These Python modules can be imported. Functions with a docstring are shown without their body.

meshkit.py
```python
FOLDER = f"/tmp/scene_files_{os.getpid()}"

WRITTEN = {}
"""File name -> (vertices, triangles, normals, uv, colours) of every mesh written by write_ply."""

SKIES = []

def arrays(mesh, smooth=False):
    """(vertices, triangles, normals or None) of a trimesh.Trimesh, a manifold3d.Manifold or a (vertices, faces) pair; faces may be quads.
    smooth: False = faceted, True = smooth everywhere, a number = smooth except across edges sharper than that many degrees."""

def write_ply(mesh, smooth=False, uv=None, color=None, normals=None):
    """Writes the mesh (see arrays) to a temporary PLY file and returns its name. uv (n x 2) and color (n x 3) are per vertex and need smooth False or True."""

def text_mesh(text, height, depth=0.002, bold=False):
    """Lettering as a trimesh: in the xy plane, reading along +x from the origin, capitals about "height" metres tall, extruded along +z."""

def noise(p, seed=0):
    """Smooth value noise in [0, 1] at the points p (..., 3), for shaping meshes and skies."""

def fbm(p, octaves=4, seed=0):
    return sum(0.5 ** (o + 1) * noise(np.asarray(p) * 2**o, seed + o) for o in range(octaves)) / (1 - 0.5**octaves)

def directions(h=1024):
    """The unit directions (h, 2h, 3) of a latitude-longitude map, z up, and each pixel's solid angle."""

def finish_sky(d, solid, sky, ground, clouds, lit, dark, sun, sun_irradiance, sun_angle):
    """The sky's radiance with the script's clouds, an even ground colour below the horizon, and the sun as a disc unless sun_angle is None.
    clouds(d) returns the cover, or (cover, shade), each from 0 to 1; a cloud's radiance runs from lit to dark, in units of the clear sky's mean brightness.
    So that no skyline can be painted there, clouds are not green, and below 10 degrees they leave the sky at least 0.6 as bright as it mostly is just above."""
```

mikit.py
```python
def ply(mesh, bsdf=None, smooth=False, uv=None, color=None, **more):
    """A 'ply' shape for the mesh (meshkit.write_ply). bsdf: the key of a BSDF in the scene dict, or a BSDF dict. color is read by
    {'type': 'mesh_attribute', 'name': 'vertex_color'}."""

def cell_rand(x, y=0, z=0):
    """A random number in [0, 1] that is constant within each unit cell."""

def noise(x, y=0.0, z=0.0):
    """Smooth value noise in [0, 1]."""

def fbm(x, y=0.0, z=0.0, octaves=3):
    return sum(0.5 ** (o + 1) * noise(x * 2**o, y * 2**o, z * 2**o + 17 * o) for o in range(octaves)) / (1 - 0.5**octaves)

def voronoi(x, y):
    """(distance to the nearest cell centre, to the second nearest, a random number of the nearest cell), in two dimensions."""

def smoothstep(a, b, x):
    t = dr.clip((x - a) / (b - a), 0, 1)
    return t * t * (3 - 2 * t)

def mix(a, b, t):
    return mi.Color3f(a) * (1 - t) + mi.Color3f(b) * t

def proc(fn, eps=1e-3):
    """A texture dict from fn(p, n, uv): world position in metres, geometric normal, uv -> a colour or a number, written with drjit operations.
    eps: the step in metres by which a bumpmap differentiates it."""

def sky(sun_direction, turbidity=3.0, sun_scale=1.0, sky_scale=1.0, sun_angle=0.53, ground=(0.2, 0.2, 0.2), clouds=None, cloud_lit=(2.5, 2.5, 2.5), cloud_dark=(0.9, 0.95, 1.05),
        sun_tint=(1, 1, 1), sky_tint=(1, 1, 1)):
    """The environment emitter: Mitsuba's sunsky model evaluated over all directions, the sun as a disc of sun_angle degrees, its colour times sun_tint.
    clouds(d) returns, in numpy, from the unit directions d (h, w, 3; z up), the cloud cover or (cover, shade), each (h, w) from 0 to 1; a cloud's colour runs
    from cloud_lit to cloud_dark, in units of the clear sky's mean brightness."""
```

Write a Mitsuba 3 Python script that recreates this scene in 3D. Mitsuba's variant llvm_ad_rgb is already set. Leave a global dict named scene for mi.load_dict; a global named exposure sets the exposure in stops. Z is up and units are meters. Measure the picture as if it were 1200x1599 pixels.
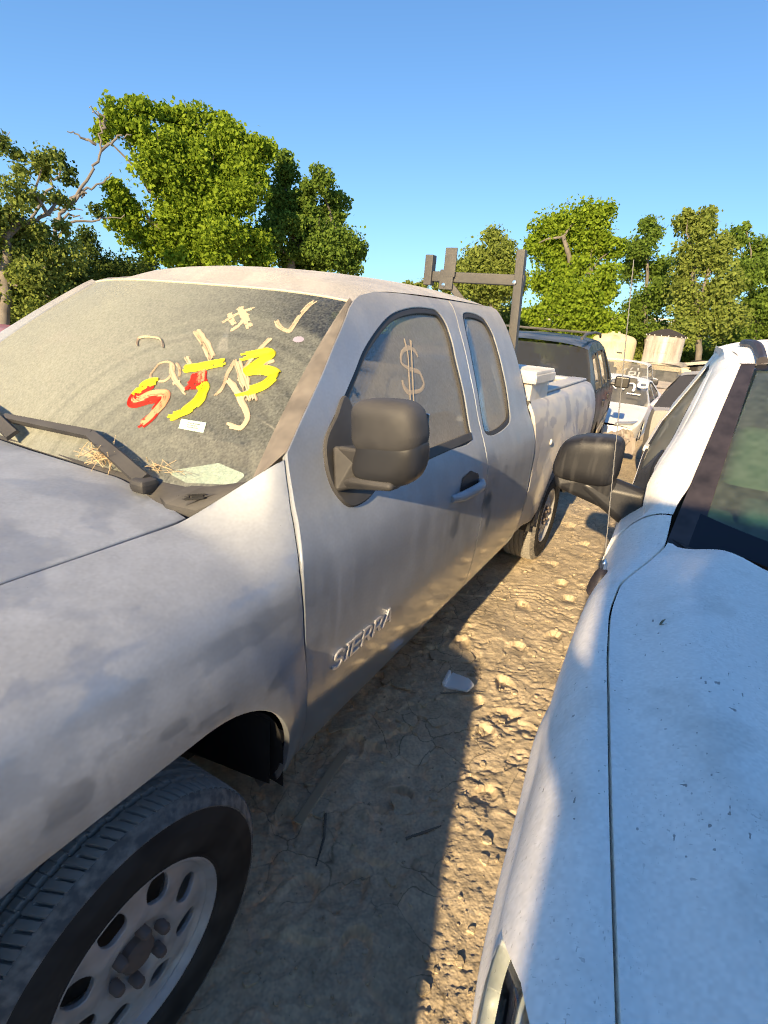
import math, random
import numpy as np, trimesh, mitsuba as mi, mikit, meshkit, shapely
import drjit as dr
from scipy.interpolate import PchipInterpolator
from scipy.spatial import Delaunay
from shapely.geometry import Polygon, LineString, Point
from shapely import affinity
from mikit import noise, fbm, voronoi, cell_rand, smoothstep, mix
T4 = mi.ScalarTransform4f
scene, labels = {}, {}

# ---------------- camera, sky, exposure ----------------
CAM = (0.746, -0.444, 1.717)
YAW, PITCH, ROLL = math.radians(28.32), math.radians(20.07), math.radians(4.83)
_f = np.array([-math.sin(YAW)*math.cos(PITCH), math.cos(YAW)*math.cos(PITCH), -math.sin(PITCH)])
_r = np.array([math.cos(YAW), math.sin(YAW), 0.0]); _u = np.cross(_r, _f)
_up = -_r*math.sin(ROLL) + _u*math.cos(ROLL)
scene['camera'] = {'type': 'perspective', 'fov': 70.6, 'fov_axis': 'x', 'near_clip': 0.05, 'far_clip': 4000.0,
    'to_world': T4().look_at(origin=list(CAM), target=(np.array(CAM)+_f).tolist(), up=_up.tolist())}
SUN_AZ, SUN_EL = 4.5, 20.5        # degrees from straight behind (towards +x), elevation
_a, _e = math.radians(SUN_AZ), math.radians(SUN_EL)
scene['sky'] = mikit.sky((math.sin(_a)*math.cos(_e), -math.cos(_a)*math.cos(_e), math.sin(_e)), turbidity=2.6, sun_tint=(1.0, 1.01, 1.0), sky_tint=(.56, .80, 1.12), sky_scale=1.0, ground=(.32, .26, .18))
exposure = 2.8

# ---------------- helpers ----------------
def numbered(name):
    k, i = name, 0
    used = lambda q: q in scene or q in labels or any(s.startswith(q + '__') for s in scene)
    while used(k):
        i += 1; k = '%s_%03d' % (name, i)
    return k
def obj(name, mesh, mat, parent=None, smooth=35, label=None, cat=None, group=None, kind=None, **kw):
    k = numbered((parent + '__' if parent else '') + name)
    scene[k] = mikit.ply(mesh, mat, smooth=smooth, **kw)
    if label or cat or group or kind: tag(k, label, cat, group, kind)
    return k
def tag(k, label=None, cat=None, group=None, kind=None):
    d = {}
    if label: d['label'] = label
    if cat: d['category'] = cat
    if group: d['group'] = group
    if kind: d['kind'] = kind
    labels[k] = d
    return k
def TM(v, f): return trimesh.Trimesh(np.asarray(v, float), np.asarray(f, int), process=False)
def cat_(*ms):
    ms = [m for m in (ms[0] if len(ms) == 1 and isinstance(ms[0], list) else ms)]
    vs, fs, n = [], [], 0
    for m in ms:
        vs.append(m.vertices); fs.append(m.faces + n); n += len(m.vertices)
    return TM(np.vstack(vs), np.vstack(fs))
def move(m, M=None, t=(0, 0, 0), rz=0, rx=0, ry=0, s=(1, 1, 1)):
    v = np.array(m.vertices)*np.asarray(s, float)
    for ax, ang in ((0, rx), (1, ry), (2, rz)):
        if ang:
            c, q = math.cos(ang), math.sin(ang); i, j = [(1, 2), (2, 0), (0, 1)][ax]
            a, b = v[:, i].copy(), v[:, j].copy(); v[:, i] = a*c-b*q; v[:, j] = a*q+b*c
    f = np.array(m.faces)
    if np.prod(s) < 0: f = f[:, ::-1]
    return TM(v+np.asarray(t, float), f)
def mirror(m, xc): 
    v = np.array(m.vertices); v[:, 0] = 2*xc-v[:, 0]
    return TM(v, np.array(m.faces)[:, ::-1])
def rbox(sx, sy, sz, r=.01, seg=2, t=(0, 0, 0), **kw):
    """a box with rounded edges, centred"""
    r = min(r, sx/2.02, sy/2.02, sz/2.02)
    n = seg+1
    g = []
    for s_ in (sx, sy, sz):
        a = np.sin(np.linspace(0, np.pi/2, n+1))  # corner samples
        lo = -s_/2+r-r*np.cos(np.linspace(0, np.pi/2, n)); g.append((s_, lo))
    m = trimesh.creation.icosphere(subdivisions=0)
    cor = []
    u = np.linspace(0, np.pi/2, n)
    pts = np.array([[np.cos(a)*np.cos(b), np.cos(a)*np.sin(b), np.sin(a)] for a in u for b in u])
    for ix in (-1, 1):
        for iy in (-1, 1):
            for iz in (-1, 1):
                cor.append(pts*[ix*r, iy*r, iz*r]+[ix*(sx/2-r), iy*(sy/2-r), iz*(sz/2-r)])
    h = trimesh.convex.convex_hull(np.round(np.vstack(cor), 6))
    return move(TM(h.vertices, h.faces), t=t, **kw)
def tube(P, R, n=8, caps=True):
    P = np.asarray(P, float); R = np.broadcast_to(np.asarray(R, float), (len(P),))
    tg = np.gradient(P, axis=0); tg /= np.linalg.norm(tg, axis=1, keepdims=True)+1e-12
    a = np.cross(tg[0], [0, 0, 1.]) if abs(tg[0][2]) < .9 else np.cross(tg[0], [1., 0, 0]); a /= np.linalg.norm(a)
    V = []
    th = np.arange(n)/n*2*np.pi
    for p, t, r in zip(P, tg, R):
        a = a-t*(a@t); a /= np.linalg.norm(a)+1e-12; b = np.cross(t, a)
        V.append(p+r*(np.outer(np.cos(th), a)+np.outer(np.sin(th), b)))
    F = []
    for i in range(len(P)-1):
        for j in range(n):
            q, w = i*n+j, i*n+(j+1) % n
            F += [[q, w, w+n], [q, w+n, q+n]]
    V = np.vstack(V)
    if caps:
        V = np.vstack([V, P[:1], P[-1:]]); c0 = len(V)-2
        for j in range(n):
            F += [[c0, (j+1) % n, j], [c0+1, (len(P)-1)*n+j, (len(P)-1)*n+(j+1) % n]]
    return TM(V, F)
def lathe(prof, n=48, axis='z'):
    """prof [(r, h)] revolved about z"""
    prof = np.asarray(prof, float); th = np.arange(n)/n*2*np.pi
    V = np.stack([np.outer(prof[:, 0], np.cos(th)), np.outer(prof[:, 0], np.sin(th)), np.repeat(prof[:, 1:2], n, 1)], -1).reshape(-1, 3)
    F = []
    for i in range(len(prof)-1):
        for j in range(n):
            a, b = i*n+j, i*n+(j+1) % n
            F += [[a, b, b+n], [a, b+n, a+n]]
    m = TM(V, F)
    if axis == 'x': m = TM(V[:, [2, 0, 1]], F)
    return m
def grid(fn, us, vs, flip=False):
    U, Vv = np.meshgrid(us, vs, indexing='ij')
    P = fn(np.stack([U.ravel(), Vv.ravel()], 1)); nu, nv = len(us), len(vs)
    i, j = np.meshgrid(np.arange(nu-1), np.arange(nv-1), indexing='ij'); a = (i*nv+j).ravel()
    F = np.vstack([np.stack([a, a+nv, a+nv+1], 1), np.stack([a, a+nv+1, a+1], 1)])
    return TM(P, F[:, ::-1] if flip else F)
def fnormal(fn, P, e=1e-4):
    a = (fn(P+[e, 0])-fn(P-[e, 0])); b = (fn(P+[0, e])-fn(P-[0, e]))
    n = np.cross(a, b); return n/(np.linalg.norm(n, axis=1, keepdims=True)+1e-15)
def off(fn, d, flip=False):
    s = -1 if flip else 1
    return lambda P: fn(P)+fnormal(fn, P)*d*s
def panel(poly, fn, h=.03, d=.014, bevel=.002, flip=False):
    """a sheet over poly (2-D parameters) laid on the surface fn, with a bevelled rim of depth d. fn's a x b normal points out unless flip."""
    sg = -1 if flip else 1
    if bevel: 
        q = poly.buffer(-bevel, join_style='mitre')
        if q.geom_type == 'Polygon' and not q.is_empty: poly = q
    rings = [poly.exterior]+list(poly.interiors)
    B = []
    rr = []
    for g in rings:
        c = np.array(shapely.segmentize(LineString(g.coords), h).coords)[:-1]
        rr.append((len(B) and sum(len(x) for x in B) or 0, len(c))); B.append(c)
    B = np.vstack(B)
    x0, y0, x1, y1 = poly.bounds
    gx, gy = np.meshgrid(np.arange(x0+h*.5, x1, h), np.arange(y0+h*.5, y1, h)); G = np.stack([gx.ravel(), gy.ravel()], 1)
    inner = poly.buffer(-h*.45)
    G = G[shapely.contains_xy(inner, G[:, 0], G[:, 1])] if not inner.is_empty else np.zeros((0, 2))
    A = np.vstack([B, G])
    t = Delaunay(A+1e-7*np.random.default_rng(1).normal(size=A.shape)).simplices
    c = A[t].mean(1); t = t[shapely.contains_xy(poly, c[:, 0], c[:, 1])]
    e1, e2 = A[t[:, 1]]-A[t[:, 0]], A[t[:, 2]]-A[t[:, 0]]
    ar = e1[:, 0]*e2[:, 1]-e1[:, 1]*e2[:, 0]
    t = t[np.abs(ar) > 1e-10]; ar = ar[np.abs(ar) > 1e-10]
    t[ar < 0] = t[ar < 0][:, ::-1]
    if flip: t = t[:, ::-1]
    V, F = [fn(A)], [t]
    n0 = len(A)
    if d:
        for (s, n), g in zip(rr, rings):
            p = B[s:s+n]; ccw = g.is_ccw
            tg = np.roll(p, -1, 0)-np.roll(p, 1, 0); tg /= np.linalg.norm(tg, axis=1, keepdims=True)+1e-12
            o = np.stack([tg[:, 1], -tg[:, 0]], 1)*(1 if ccw else -1)
            if g is not rings[0]: o = -o
            p2 = p+o*bevel
            nrm = fnormal(fn, p2)*sg
            r1 = fn(p2)-nrm*bevel; r2 = fn(p2)-nrm*d
            k = n0; V += [r1, r2]; n0 += 2*n
            i = np.arange(n); j = (i+1) % n
            q = np.vstack([np.stack([s+i, k+i, k+j], 1), np.stack([s+i, k+j, s+j], 1), np.stack([k+i, k+n+i, k+n+j], 1), np.stack([k+i, k+n+j, k+j], 1)])
            solid_ccw = ccw if g is rings[0] else not ccw
            if not (ccw if g is rings[0] else not ccw): q = q[:, ::-1]
            if flip: q = q[:, ::-1]
            F.append(q)
    return TM(np.vstack(V), np.vstack(F))
def ribbon(P, w, fn, up=.0015, n=40, jag=0.0, seed=0, taper=True, strands=0):
    """a brush stroke on a surface: centre line P in parameters of fn, width w in metres"""
    P = np.asarray(P, float)
    if len(P) > 2:
        t = np.r_[0, np.cumsum(np.linalg.norm(np.diff(P, axis=0), axis=1))]; t /= t[-1]
        Q = np.stack([PchipInterpolator(t, P[:, k])(np.linspace(0, 1, n)) for k in (0, 1)], 1)
    else: Q = P[0]+(P[1]-P[0])*np.linspace(0, 1, n)[:, None]
    X = fn(Q); N = fnormal(fn, Q)
    tg = np.gradient(X, axis=0); tg /= np.linalg.norm(tg, axis=1, keepdims=True)
    sd = np.cross(tg, N); sd /= np.linalg.norm(sd, axis=1, keepdims=True)
    u = np.linspace(0, 1, n); rg = np.random.default_rng(seed)
    sgn = np.sign((N[:, 2]+1e-3*N[:, 0]).mean()) if OUT is None else OUT
    N = N*sgn
    k = strands if strands else max(1, min(6, int(round(w/.0065))))
    env = 1+jag*np.interp(u, np.linspace(0, 1, 9), rg.normal(size=9))
    if taper: env = env*np.clip(np.minimum(u, 1-u)/.05+.45, 0, 1)**.5
    VV, FF, n0 = [], [], 0
    for j in range(k):
        o = ((j+.5)/k-.5)*w*.96; hw_ = w/k*.5*(1.12+.25*rg.normal() if k > 1 else 1); hw_ = max(hw_, w/k*.30)
        a_, b_ = (rg.random()*.07, 1-rg.random()*.12) if k > 1 else (0, 1)
        spans = [(a_, b_)]
        if k > 2 and rg.random() < .55:
            g = .45+.45*rg.random(); spans = [(a_, g), (g+.02+.07*rg.random(), b_)]
        for (p, q) in spans:
            if q-p < .03: continue
            m_ = max(4, int(n*(q-p))); uu = np.linspace(p, q, m_); I = lambda A: np.stack([np.interp(uu, u, A[:, c]) for c in range(3)], 1)
            Xc, Sd, Nn, Ev = I(X), I(sd), I(N), np.interp(uu, u, env)[:, None]
            C = Xc+Sd*o*Ev; wv_ = hw_*Ev*(1+.22*np.interp(uu, np.linspace(0, 1, 15), rg.normal(size=15)))[:, None]
            V = np.vstack([C-Sd*wv_+Nn*up*.4, C+Nn*up, C+Sd*wv_+Nn*up*.4]); i = np.arange(m_-1)
            FF.append(n0+np.vstack([np.stack([i, m_+i, m_+i+1], 1), np.stack([i, m_+i+1, i+1], 1), np.stack([m_+i, 2*m_+i, 2*m_+i+1], 1), np.stack([m_+i, 2*m_+i+1, m_+i+1], 1)])); VV.append(V); n0 += len(V)
    return TM(np.vstack(VV), np.vstack(FF))
OUT = 1

# ---------------- materials ----------------
def rgb(*c): return {'type': 'rgb', 'value': [float(x) for x in (c if len(c) == 3 else c*3)]}
def prin(col, rough=.5, metal=0., **kw):
    d = {'type': 'principled', 'base_color': col if isinstance(col, dict) else rgb(*col), 'roughness': rough, 'metallic': metal}
    d.update(kw); return {'type': 'twosided', 'bsdf': d}
def bump(b, fn, eps=2e-3):
    return {'type': 'twosided', 'bsdf': {'type': 'bumpmap', 'arbitrary': mikit.proc(fn, eps), 'scale': 1.0, 'bsdf': b['bsdf'] if b['type'] == 'twosided' else b}}
M = {}
def dust_amount(p, n):
    a = fbm(p.x*2.3+5, p.y*2.3, p.z*3.1, 4)
    st = fbm(p.x*5+a*2.5, p.y*8+a*3.0+7, p.z*13+3, 5)                     # streaky wipes
    up = dr.clip(n.z, 0, 1)
    base = .46+.40*up*up+.36*(a-.5)
    wipe = smoothstep(.53, .61, st)*smoothstep(.75, .45, p.y)*smoothstep(.62, .75, p.z)*smoothstep(1.30, 1.24, p.z)
    wipe2 = smoothstep(.55, .63, fbm(p.x*5+2, p.y*4.5+3, p.z*2.2, 4))*smoothstep(1.45, 1.7, p.y)*smoothstep(1.2, 1.1, p.z)
    low = smoothstep(.78, .60, p.z+.10*(fbm(p.y*3, p.z*2, 1.0, 3)-.5))      # the lower doors stayed cleaner
    base = base+.10*(smoothstep(.40, .75, fbm(p.y*42, p.z*2.5, p.x*20, 3))-.4)*(1-up)
    base = base*(1-.36*wipe*(.55+.45*noise(p.y*60, p.z*140, p.x*40)))*(1-.68*wipe2)*(1-.80*low)
    return dr.clip(base, .06, .93)
def silver_c(p, n, uv):
    d = dust_amount(p, n)
    fine = .86+.16*noise(p.x*160, p.y*160, p.z*160)+.16*smoothstep(.35, .7, fbm(p.x*11, p.y*11+3, p.z*5, 4))
    return mix(mi.Color3f(.34, .365, .40), mix(mi.Color3f(.385, .41, .44), mi.Color3f(.50, .455, .385), smoothstep(1.5, 1.8, p.z))*fine, d)
def silver_r(p, n, uv):
    d = dust_amount(p, n); return .12+.50*smoothstep(.08, .75, d)
def silver_m(p, n, uv):
    return .75*(1-dust_amount(p, n))
scene['silver'] = {'type': 'twosided', 'bsdf': {'type': 'principled', 'base_color': mikit.proc(silver_c), 'roughness': mikit.proc(silver_r), 'metallic': mikit.proc(silver_m), 'specular': .5, 'clearcoat': .35, 'clearcoat_gloss': .85}}
def bedp_c(p, n, uv):
    a = fbm(p.x*4, p.y*3+2, p.z*5, 4)
    sm = smoothstep(.56, .62, fbm(p.y*6, p.z*7+4, p.x*3, 3))
    return mix(mix(mi.Color3f(.58, .54, .47), mi.Color3f(.43, .43, .44), smoothstep(.4, .6, a)), mi.Color3f(.30, .30, .33), sm*.6)
scene['silver_bed'] = prin(mikit.proc(bedp_c), .5, .15)
def white_c(p, n, uv):
    sp = smoothstep(.90, .93, noise(p.x*150, p.y*150, p.z*60))*smoothstep(.45, .6, fbm(p.x*3, p.y*3, p.z*3, 3))
    bl = smoothstep(.52, .75, fbm(p.x*9+3, p.y*9, p.z*5, 4))
    c = (.90+.16*noise(p.x*230, p.y*230, p.z*90))*mix(mi.Color3f(.90, .87, .81), mi.Color3f(.70, .67, .61), bl*.7)
    f2 = smoothstep(.84, .90, noise(p.x*420, p.y*420, p.z*100))*smoothstep(.40, .62, fbm(p.x*4+8, p.y*4, p.z*4, 3))
    c = mix(c, mi.Color3f(.40, .37, .33), f2*.5)
    return mix(c, mi.Color3f(.16, .14, .12), sp*.75)
def white_r(p, n, uv): return .22+.35*fbm(p.x*6, p.y*6+4, p.z*6, 3)
scene['white_paint'] = {'type': 'twosided', 'bsdf': {'type': 'principled', 'base_color': mikit.proc(white_c), 'roughness': mikit.proc(white_r), 'specular': .5, 'clearcoat': .25, 'clearcoat_gloss': .9}}
def plast_c(p, n, uv):
    d = dr.clip(.12+.75*dr.clip(n.z, 0, 1)+.7*(fbm(p.x*14, p.y*14, p.z*14, 3)-.5), 0, 1)
    return mix(mi.Color3f(.030, .029, .030), mi.Color3f(.25, .235, .21), d*.28)
scene['dusty_plastic'] = prin(mikit.proc(plast_c), .62)
scene['black_plastic'] = prin((.022, .022, .024), .38)
scene['black'] = prin((.012, .012, .013), .8)
scene['rubber_seal'] = prin((.04, .038, .036), .6)
def tyre_c(p, n, uv):
    d = dr.clip(.15+1.3*(fbm(p.x*12, p.y*12, p.z*12, 4)-.42), 0, 1)
    return mix(mi.Color3f(.012, .012, .013), mi.Color3f(.06, .057, .052), d)
scene['rubber'] = prin(mikit.proc(tyre_c), .72)
scene['shoulder_rubber'] = prin(mikit.proc(lambda p, n, uv: mix(mi.Color3f(.11, .11, .108), mi.Color3f(.30, .275, .24), dr.clip(2.2*(fbm(p.x*55, p.y*55, p.z*55, 4)-.34), 0, 1))), .85)
scene['tread_rubber'] = prin((.29, .28, .255), .85)
def rim_c(p, n, uv):
    d = dr.clip(2.2*(fbm(p.x*16, p.y*16, p.z*16, 4)-.42), 0, 1)
    return mix(mi.Color3f(.56, .56, .56), mi.Color3f(.25, .22, .19), d*.65)
scene['alloy'] = prin(mikit.proc(rim_c), .40, .35)
scene['rust'] = prin((.17, .14, .125), .7, .2)
scene['chrome'] = prin((.75, .75, .76), .12, 1.)
scene['dark_metal'] = prin((.06, .058, .055), .5, .3)
def rack_c(p, n, uv): return mix(mi.Color3f(.05, .05, .05), mi.Color3f(.20, .18, .15), dr.clip(.15+1.1*(fbm(p.x*9, p.y*9, p.z*9, 3)-.4)+.3*dr.clip(n.z, 0, 1), 0, 1)*.6)
scene['rack_paint'] = prin(mikit.proc(rack_c), .55)
scene['clear_glass'] = {'type': 'thindielectric'}
def dusty_glass(w, col):
    return {'type': 'blendbsdf', 'weight': mikit.proc(w), 'a': {'type': 'thindielectric'}, 'b': {'type': 'twosided', 'bsdf': {'type': 'diffuse', 'reflectance': mikit.proc(col)}}}
def ws_w(p, n, uv):
    dx, dy = p.x+.50, p.y-.50
    r = dr.sqrt(dx*dx+dy*dy*1.7)
    arc = smoothstep(.70, .66, r)
    tex = noise(p.x*210, p.y*170, p.z*170)
    cor = smoothstep(-1.35, -.30, p.x)
    return dr.clip(.84-.50*cor*(1-.10*arc)-.20*(1-arc)*smoothstep(-.75, -.25, p.x)+.12*(fbm(p.x*9, p.y*9, p.z*9, 3)-.5)+.14*(tex-.5)*(.5+1.6*cor)+.16*(noise(r*42, 3.0, 1.0)-.5)*arc, .1, .97)
def ws_c(p, n, uv):
    return mix(mi.Color3f(.28, .29, .245), mi.Color3f(.40, .41, .345), noise(p.x*190, p.y*150, p.z*150))
scene['windshield_glass'] = dusty_glass(ws_w, ws_c)
def sg_w(p, n, uv):
    st = smoothstep(.35, .65, fbm(p.x*3, p.y*4, p.z*5, 3))
    d1 = p.y-(.79+(p.z-1.367)*1.62); d2 = p.y-(2.0+(p.z-1.25)*.22)
    cl = smoothstep(.17, .11, d1)*smoothstep(1.32, 1.42, p.z)+smoothstep(.13, .08, dr.abs(d2))
    return dr.clip((.62+.12*st+.10*(noise(p.y*190, p.z*190, p.x*90)-.5)+.10*smoothstep(1.5, 1.25, p.z))*(1-.8*dr.clip(cl, 0, 1)), .06, .95)
def sg_c(p, n, uv): return mix(mi.Color3f(.34, .31, .26), mi.Color3f(.43, .395, .325), noise(p.y*130, p.z*130, p.x*90))
scene['side_glass'] = dusty_glass(sg_w, sg_c)
def wg_w(p, n, uv): return dr.clip(.08+.12*(fbm(p.x*5, p.y*5, p.z*5, 4)-.4)+.08*noise(p.x*60, p.y*60, p.z*60), .03, .9)
def wg_c(p, n, uv): return mi.Color3f(.38, .42, .36)*(.8+.4*noise(p.x*50, p.y*50, p.z*50))
scene['green_glass'] = {'type': 'blendbsdf', 'weight': mikit.proc(wg_w), 'a': {'type': 'thindielectric', 'specular_transmittance': rgb(.55, .86, .74)}, 'b': {'type': 'twosided', 'bsdf': {'type': 'diffuse', 'reflectance': mikit.proc(wg_c)}}}
def fg_w(p, n, uv): return dr.clip(.32+.4*(fbm(p.x*4, p.y*4, p.z*4, 3)-.5), .05, .9)
scene['far_glass'] = {'type': 'blendbsdf', 'weight': mikit.proc(fg_w), 'a': {'type': 'thindielectric'}, 'b': {'type': 'twosided', 'bsdf': {'type': 'diffuse', 'reflectance': rgb(.30, .29, .25)}}}
scene['suv_glass'] = {'type': 'blendbsdf', 'weight': .10, 'a': {'type': 'thindielectric', 'specular_transmittance': rgb(.5, .5, .5)}, 'b': {'type': 'twosided', 'bsdf': {'type': 'diffuse', 'reflectance': rgb(.30, .29, .25)}}}
scene['olive_glass'] = {'type': 'blendbsdf', 'weight': .86, 'a': {'type': 'thindielectric'}, 'b': {'type': 'twosided', 'bsdf': {'type': 'diffuse', 'reflectance': rgb(.40, .355, .24)}}}
scene['interior'] = prin((.10, .095, .085), .8)
scene['interior_tan'] = prin((.36, .33, .27), .8)
def paint(*c, r=.6): return {'type': 'twosided', 'bsdf': {'type': 'diffuse', 'reflectance': rgb(*c)}}
for k, c in dict(mark_tan=(.60, .47, .32), mark_yellow=(.95, .83, .05), mark_red=(.75, .04, .03), mark_orange=(.92, .40, .22), mark_white=(.8, .79, .75), mark_purple=(.40, .36, .43), mint_paper=(.62, .82, .66), cream=(.72, .64, .46)).items(): scene[k] = paint(*c)
def sand_c(p, n, uv):
    a = fbm(p.x*1.7, p.y*1.7, 2.0, 4); b = noise(p.x*140, p.y*140, 1.0); g = fbm(p.x*22, p.y*22, 4.0, 3)
    v1, v2, vr = voronoi(p.x*7+1.2*fbm(p.x*6, p.y*6, 5.0, 3), p.y*7+1.2*fbm(p.x*6, p.y*6, 9.0, 3))
    c = mix(mi.Color3f(.50, .415, .29), mi.Color3f(.67, .565, .41), dr.clip(.6*a+.4*vr, 0, 1))
    c = c*(1-.45*smoothstep(.06, .0, v2-v1)*smoothstep(.42, .55, fbm(p.x*3, p.y*3, 1.0, 3)))*(.88+.24*noise(p.x*33, p.y*33, 8.0))
    c = c*(.78+.30*b)*(.86+.28*g)
    peb = smoothstep(.93, .96, noise(p.x*45+9, p.y*45, 7.0))
    return mix(c, mi.Color3f(.48, .43, .36), peb*.6)
scene['sand'] = {'type': 'twosided', 'bsdf': {'type': 'bumpmap', 'arbitrary': mikit.proc(lambda p, n, uv: .0035*fbm(p.x*60, p.y*60, 3.0, 3)+.0012*noise(p.x*210, p.y*210, 1.0), 1.5e-3), 'scale': 1.0, 'bsdf': {'type': 'diffuse', 'reflectance': mikit.proc(sand_c)}}}
def leaf(c1, c2, k):
    def f(p, n, uv):
        q = noise(p.x*2.2+k, p.y*2.2, p.z*2.2); r = cell_rand(p.x*9, p.y*9, p.z*9)
        return mix(c1, c2, dr.clip(.25*q+.75*r, 0, 1))
    return {'type': 'principledthin', 'base_color': mikit.proc(f), 'roughness': .55, 'diff_trans': .75, 'spec_trans': 0.0}
scene['leaf_bright'] = leaf((.11, .19, .014), (.35, .46, .05), 1)
scene['leaf_mid'] = leaf((.075, .14, .025), (.24, .34, .06), 5)
scene['leaf_dark'] = leaf((.04, .075, .02), (.14, .19, .045), 9)
scene['leaf_olive'] = leaf((.12, .17, .03), (.35, .41, .10), 13)
def bark_c(p, n, uv): return mix(mi.Color3f(.10, .085, .07), mi.Color3f(.27, .24, .20), fbm(p.x*9, p.y*9, p.z*3, 3))
scene['bark'] = prin(mikit.proc(bark_c), .9)
scene['grey_bark'] = prin((.20, .18, .155), .9)
# ---------------- silver pickup: surfaces ----------------
XC=-1.015
SZ=np.array([.34,.37,.42,.5,.65,.85,1.0,1.08,1.15,1.2,1.24,1.3,1.4,1.5,1.6,1.7,1.745,1.78,1.80,1.82])
SX=np.array([-.12,-.095,-.06,-.03,-.008,0,0,-.008,-.03,-.052,-.075,-.102,-.14,-.183,-.23,-.285,-.315,-.345,-.37,-.41])
_S=PchipInterpolator(SZ,SX)
def smst(a,b,x):
    t=np.clip((np.asarray(x,float)-a)/(b-a),0,1); return t*t*(3-2*t)
def S(z): return _S(np.clip(z,.34,1.82))
def squircle_d(y,z,yc,zc,hw,zt,rad):
    """signed distance to the wheel opening (rounded box open at the bottom)"""
    qy=np.abs(y-yc)-(hw-rad); qz=(z-zt)+rad
    return np.minimum(np.maximum(qy,qz),0)+np.hypot(np.maximum(qy,0),np.maximum(qz,0))-rad
def cab(P):
    y,z=P[:,0],P[:,1]
    return np.stack([S(z),y,z],1)
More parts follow.
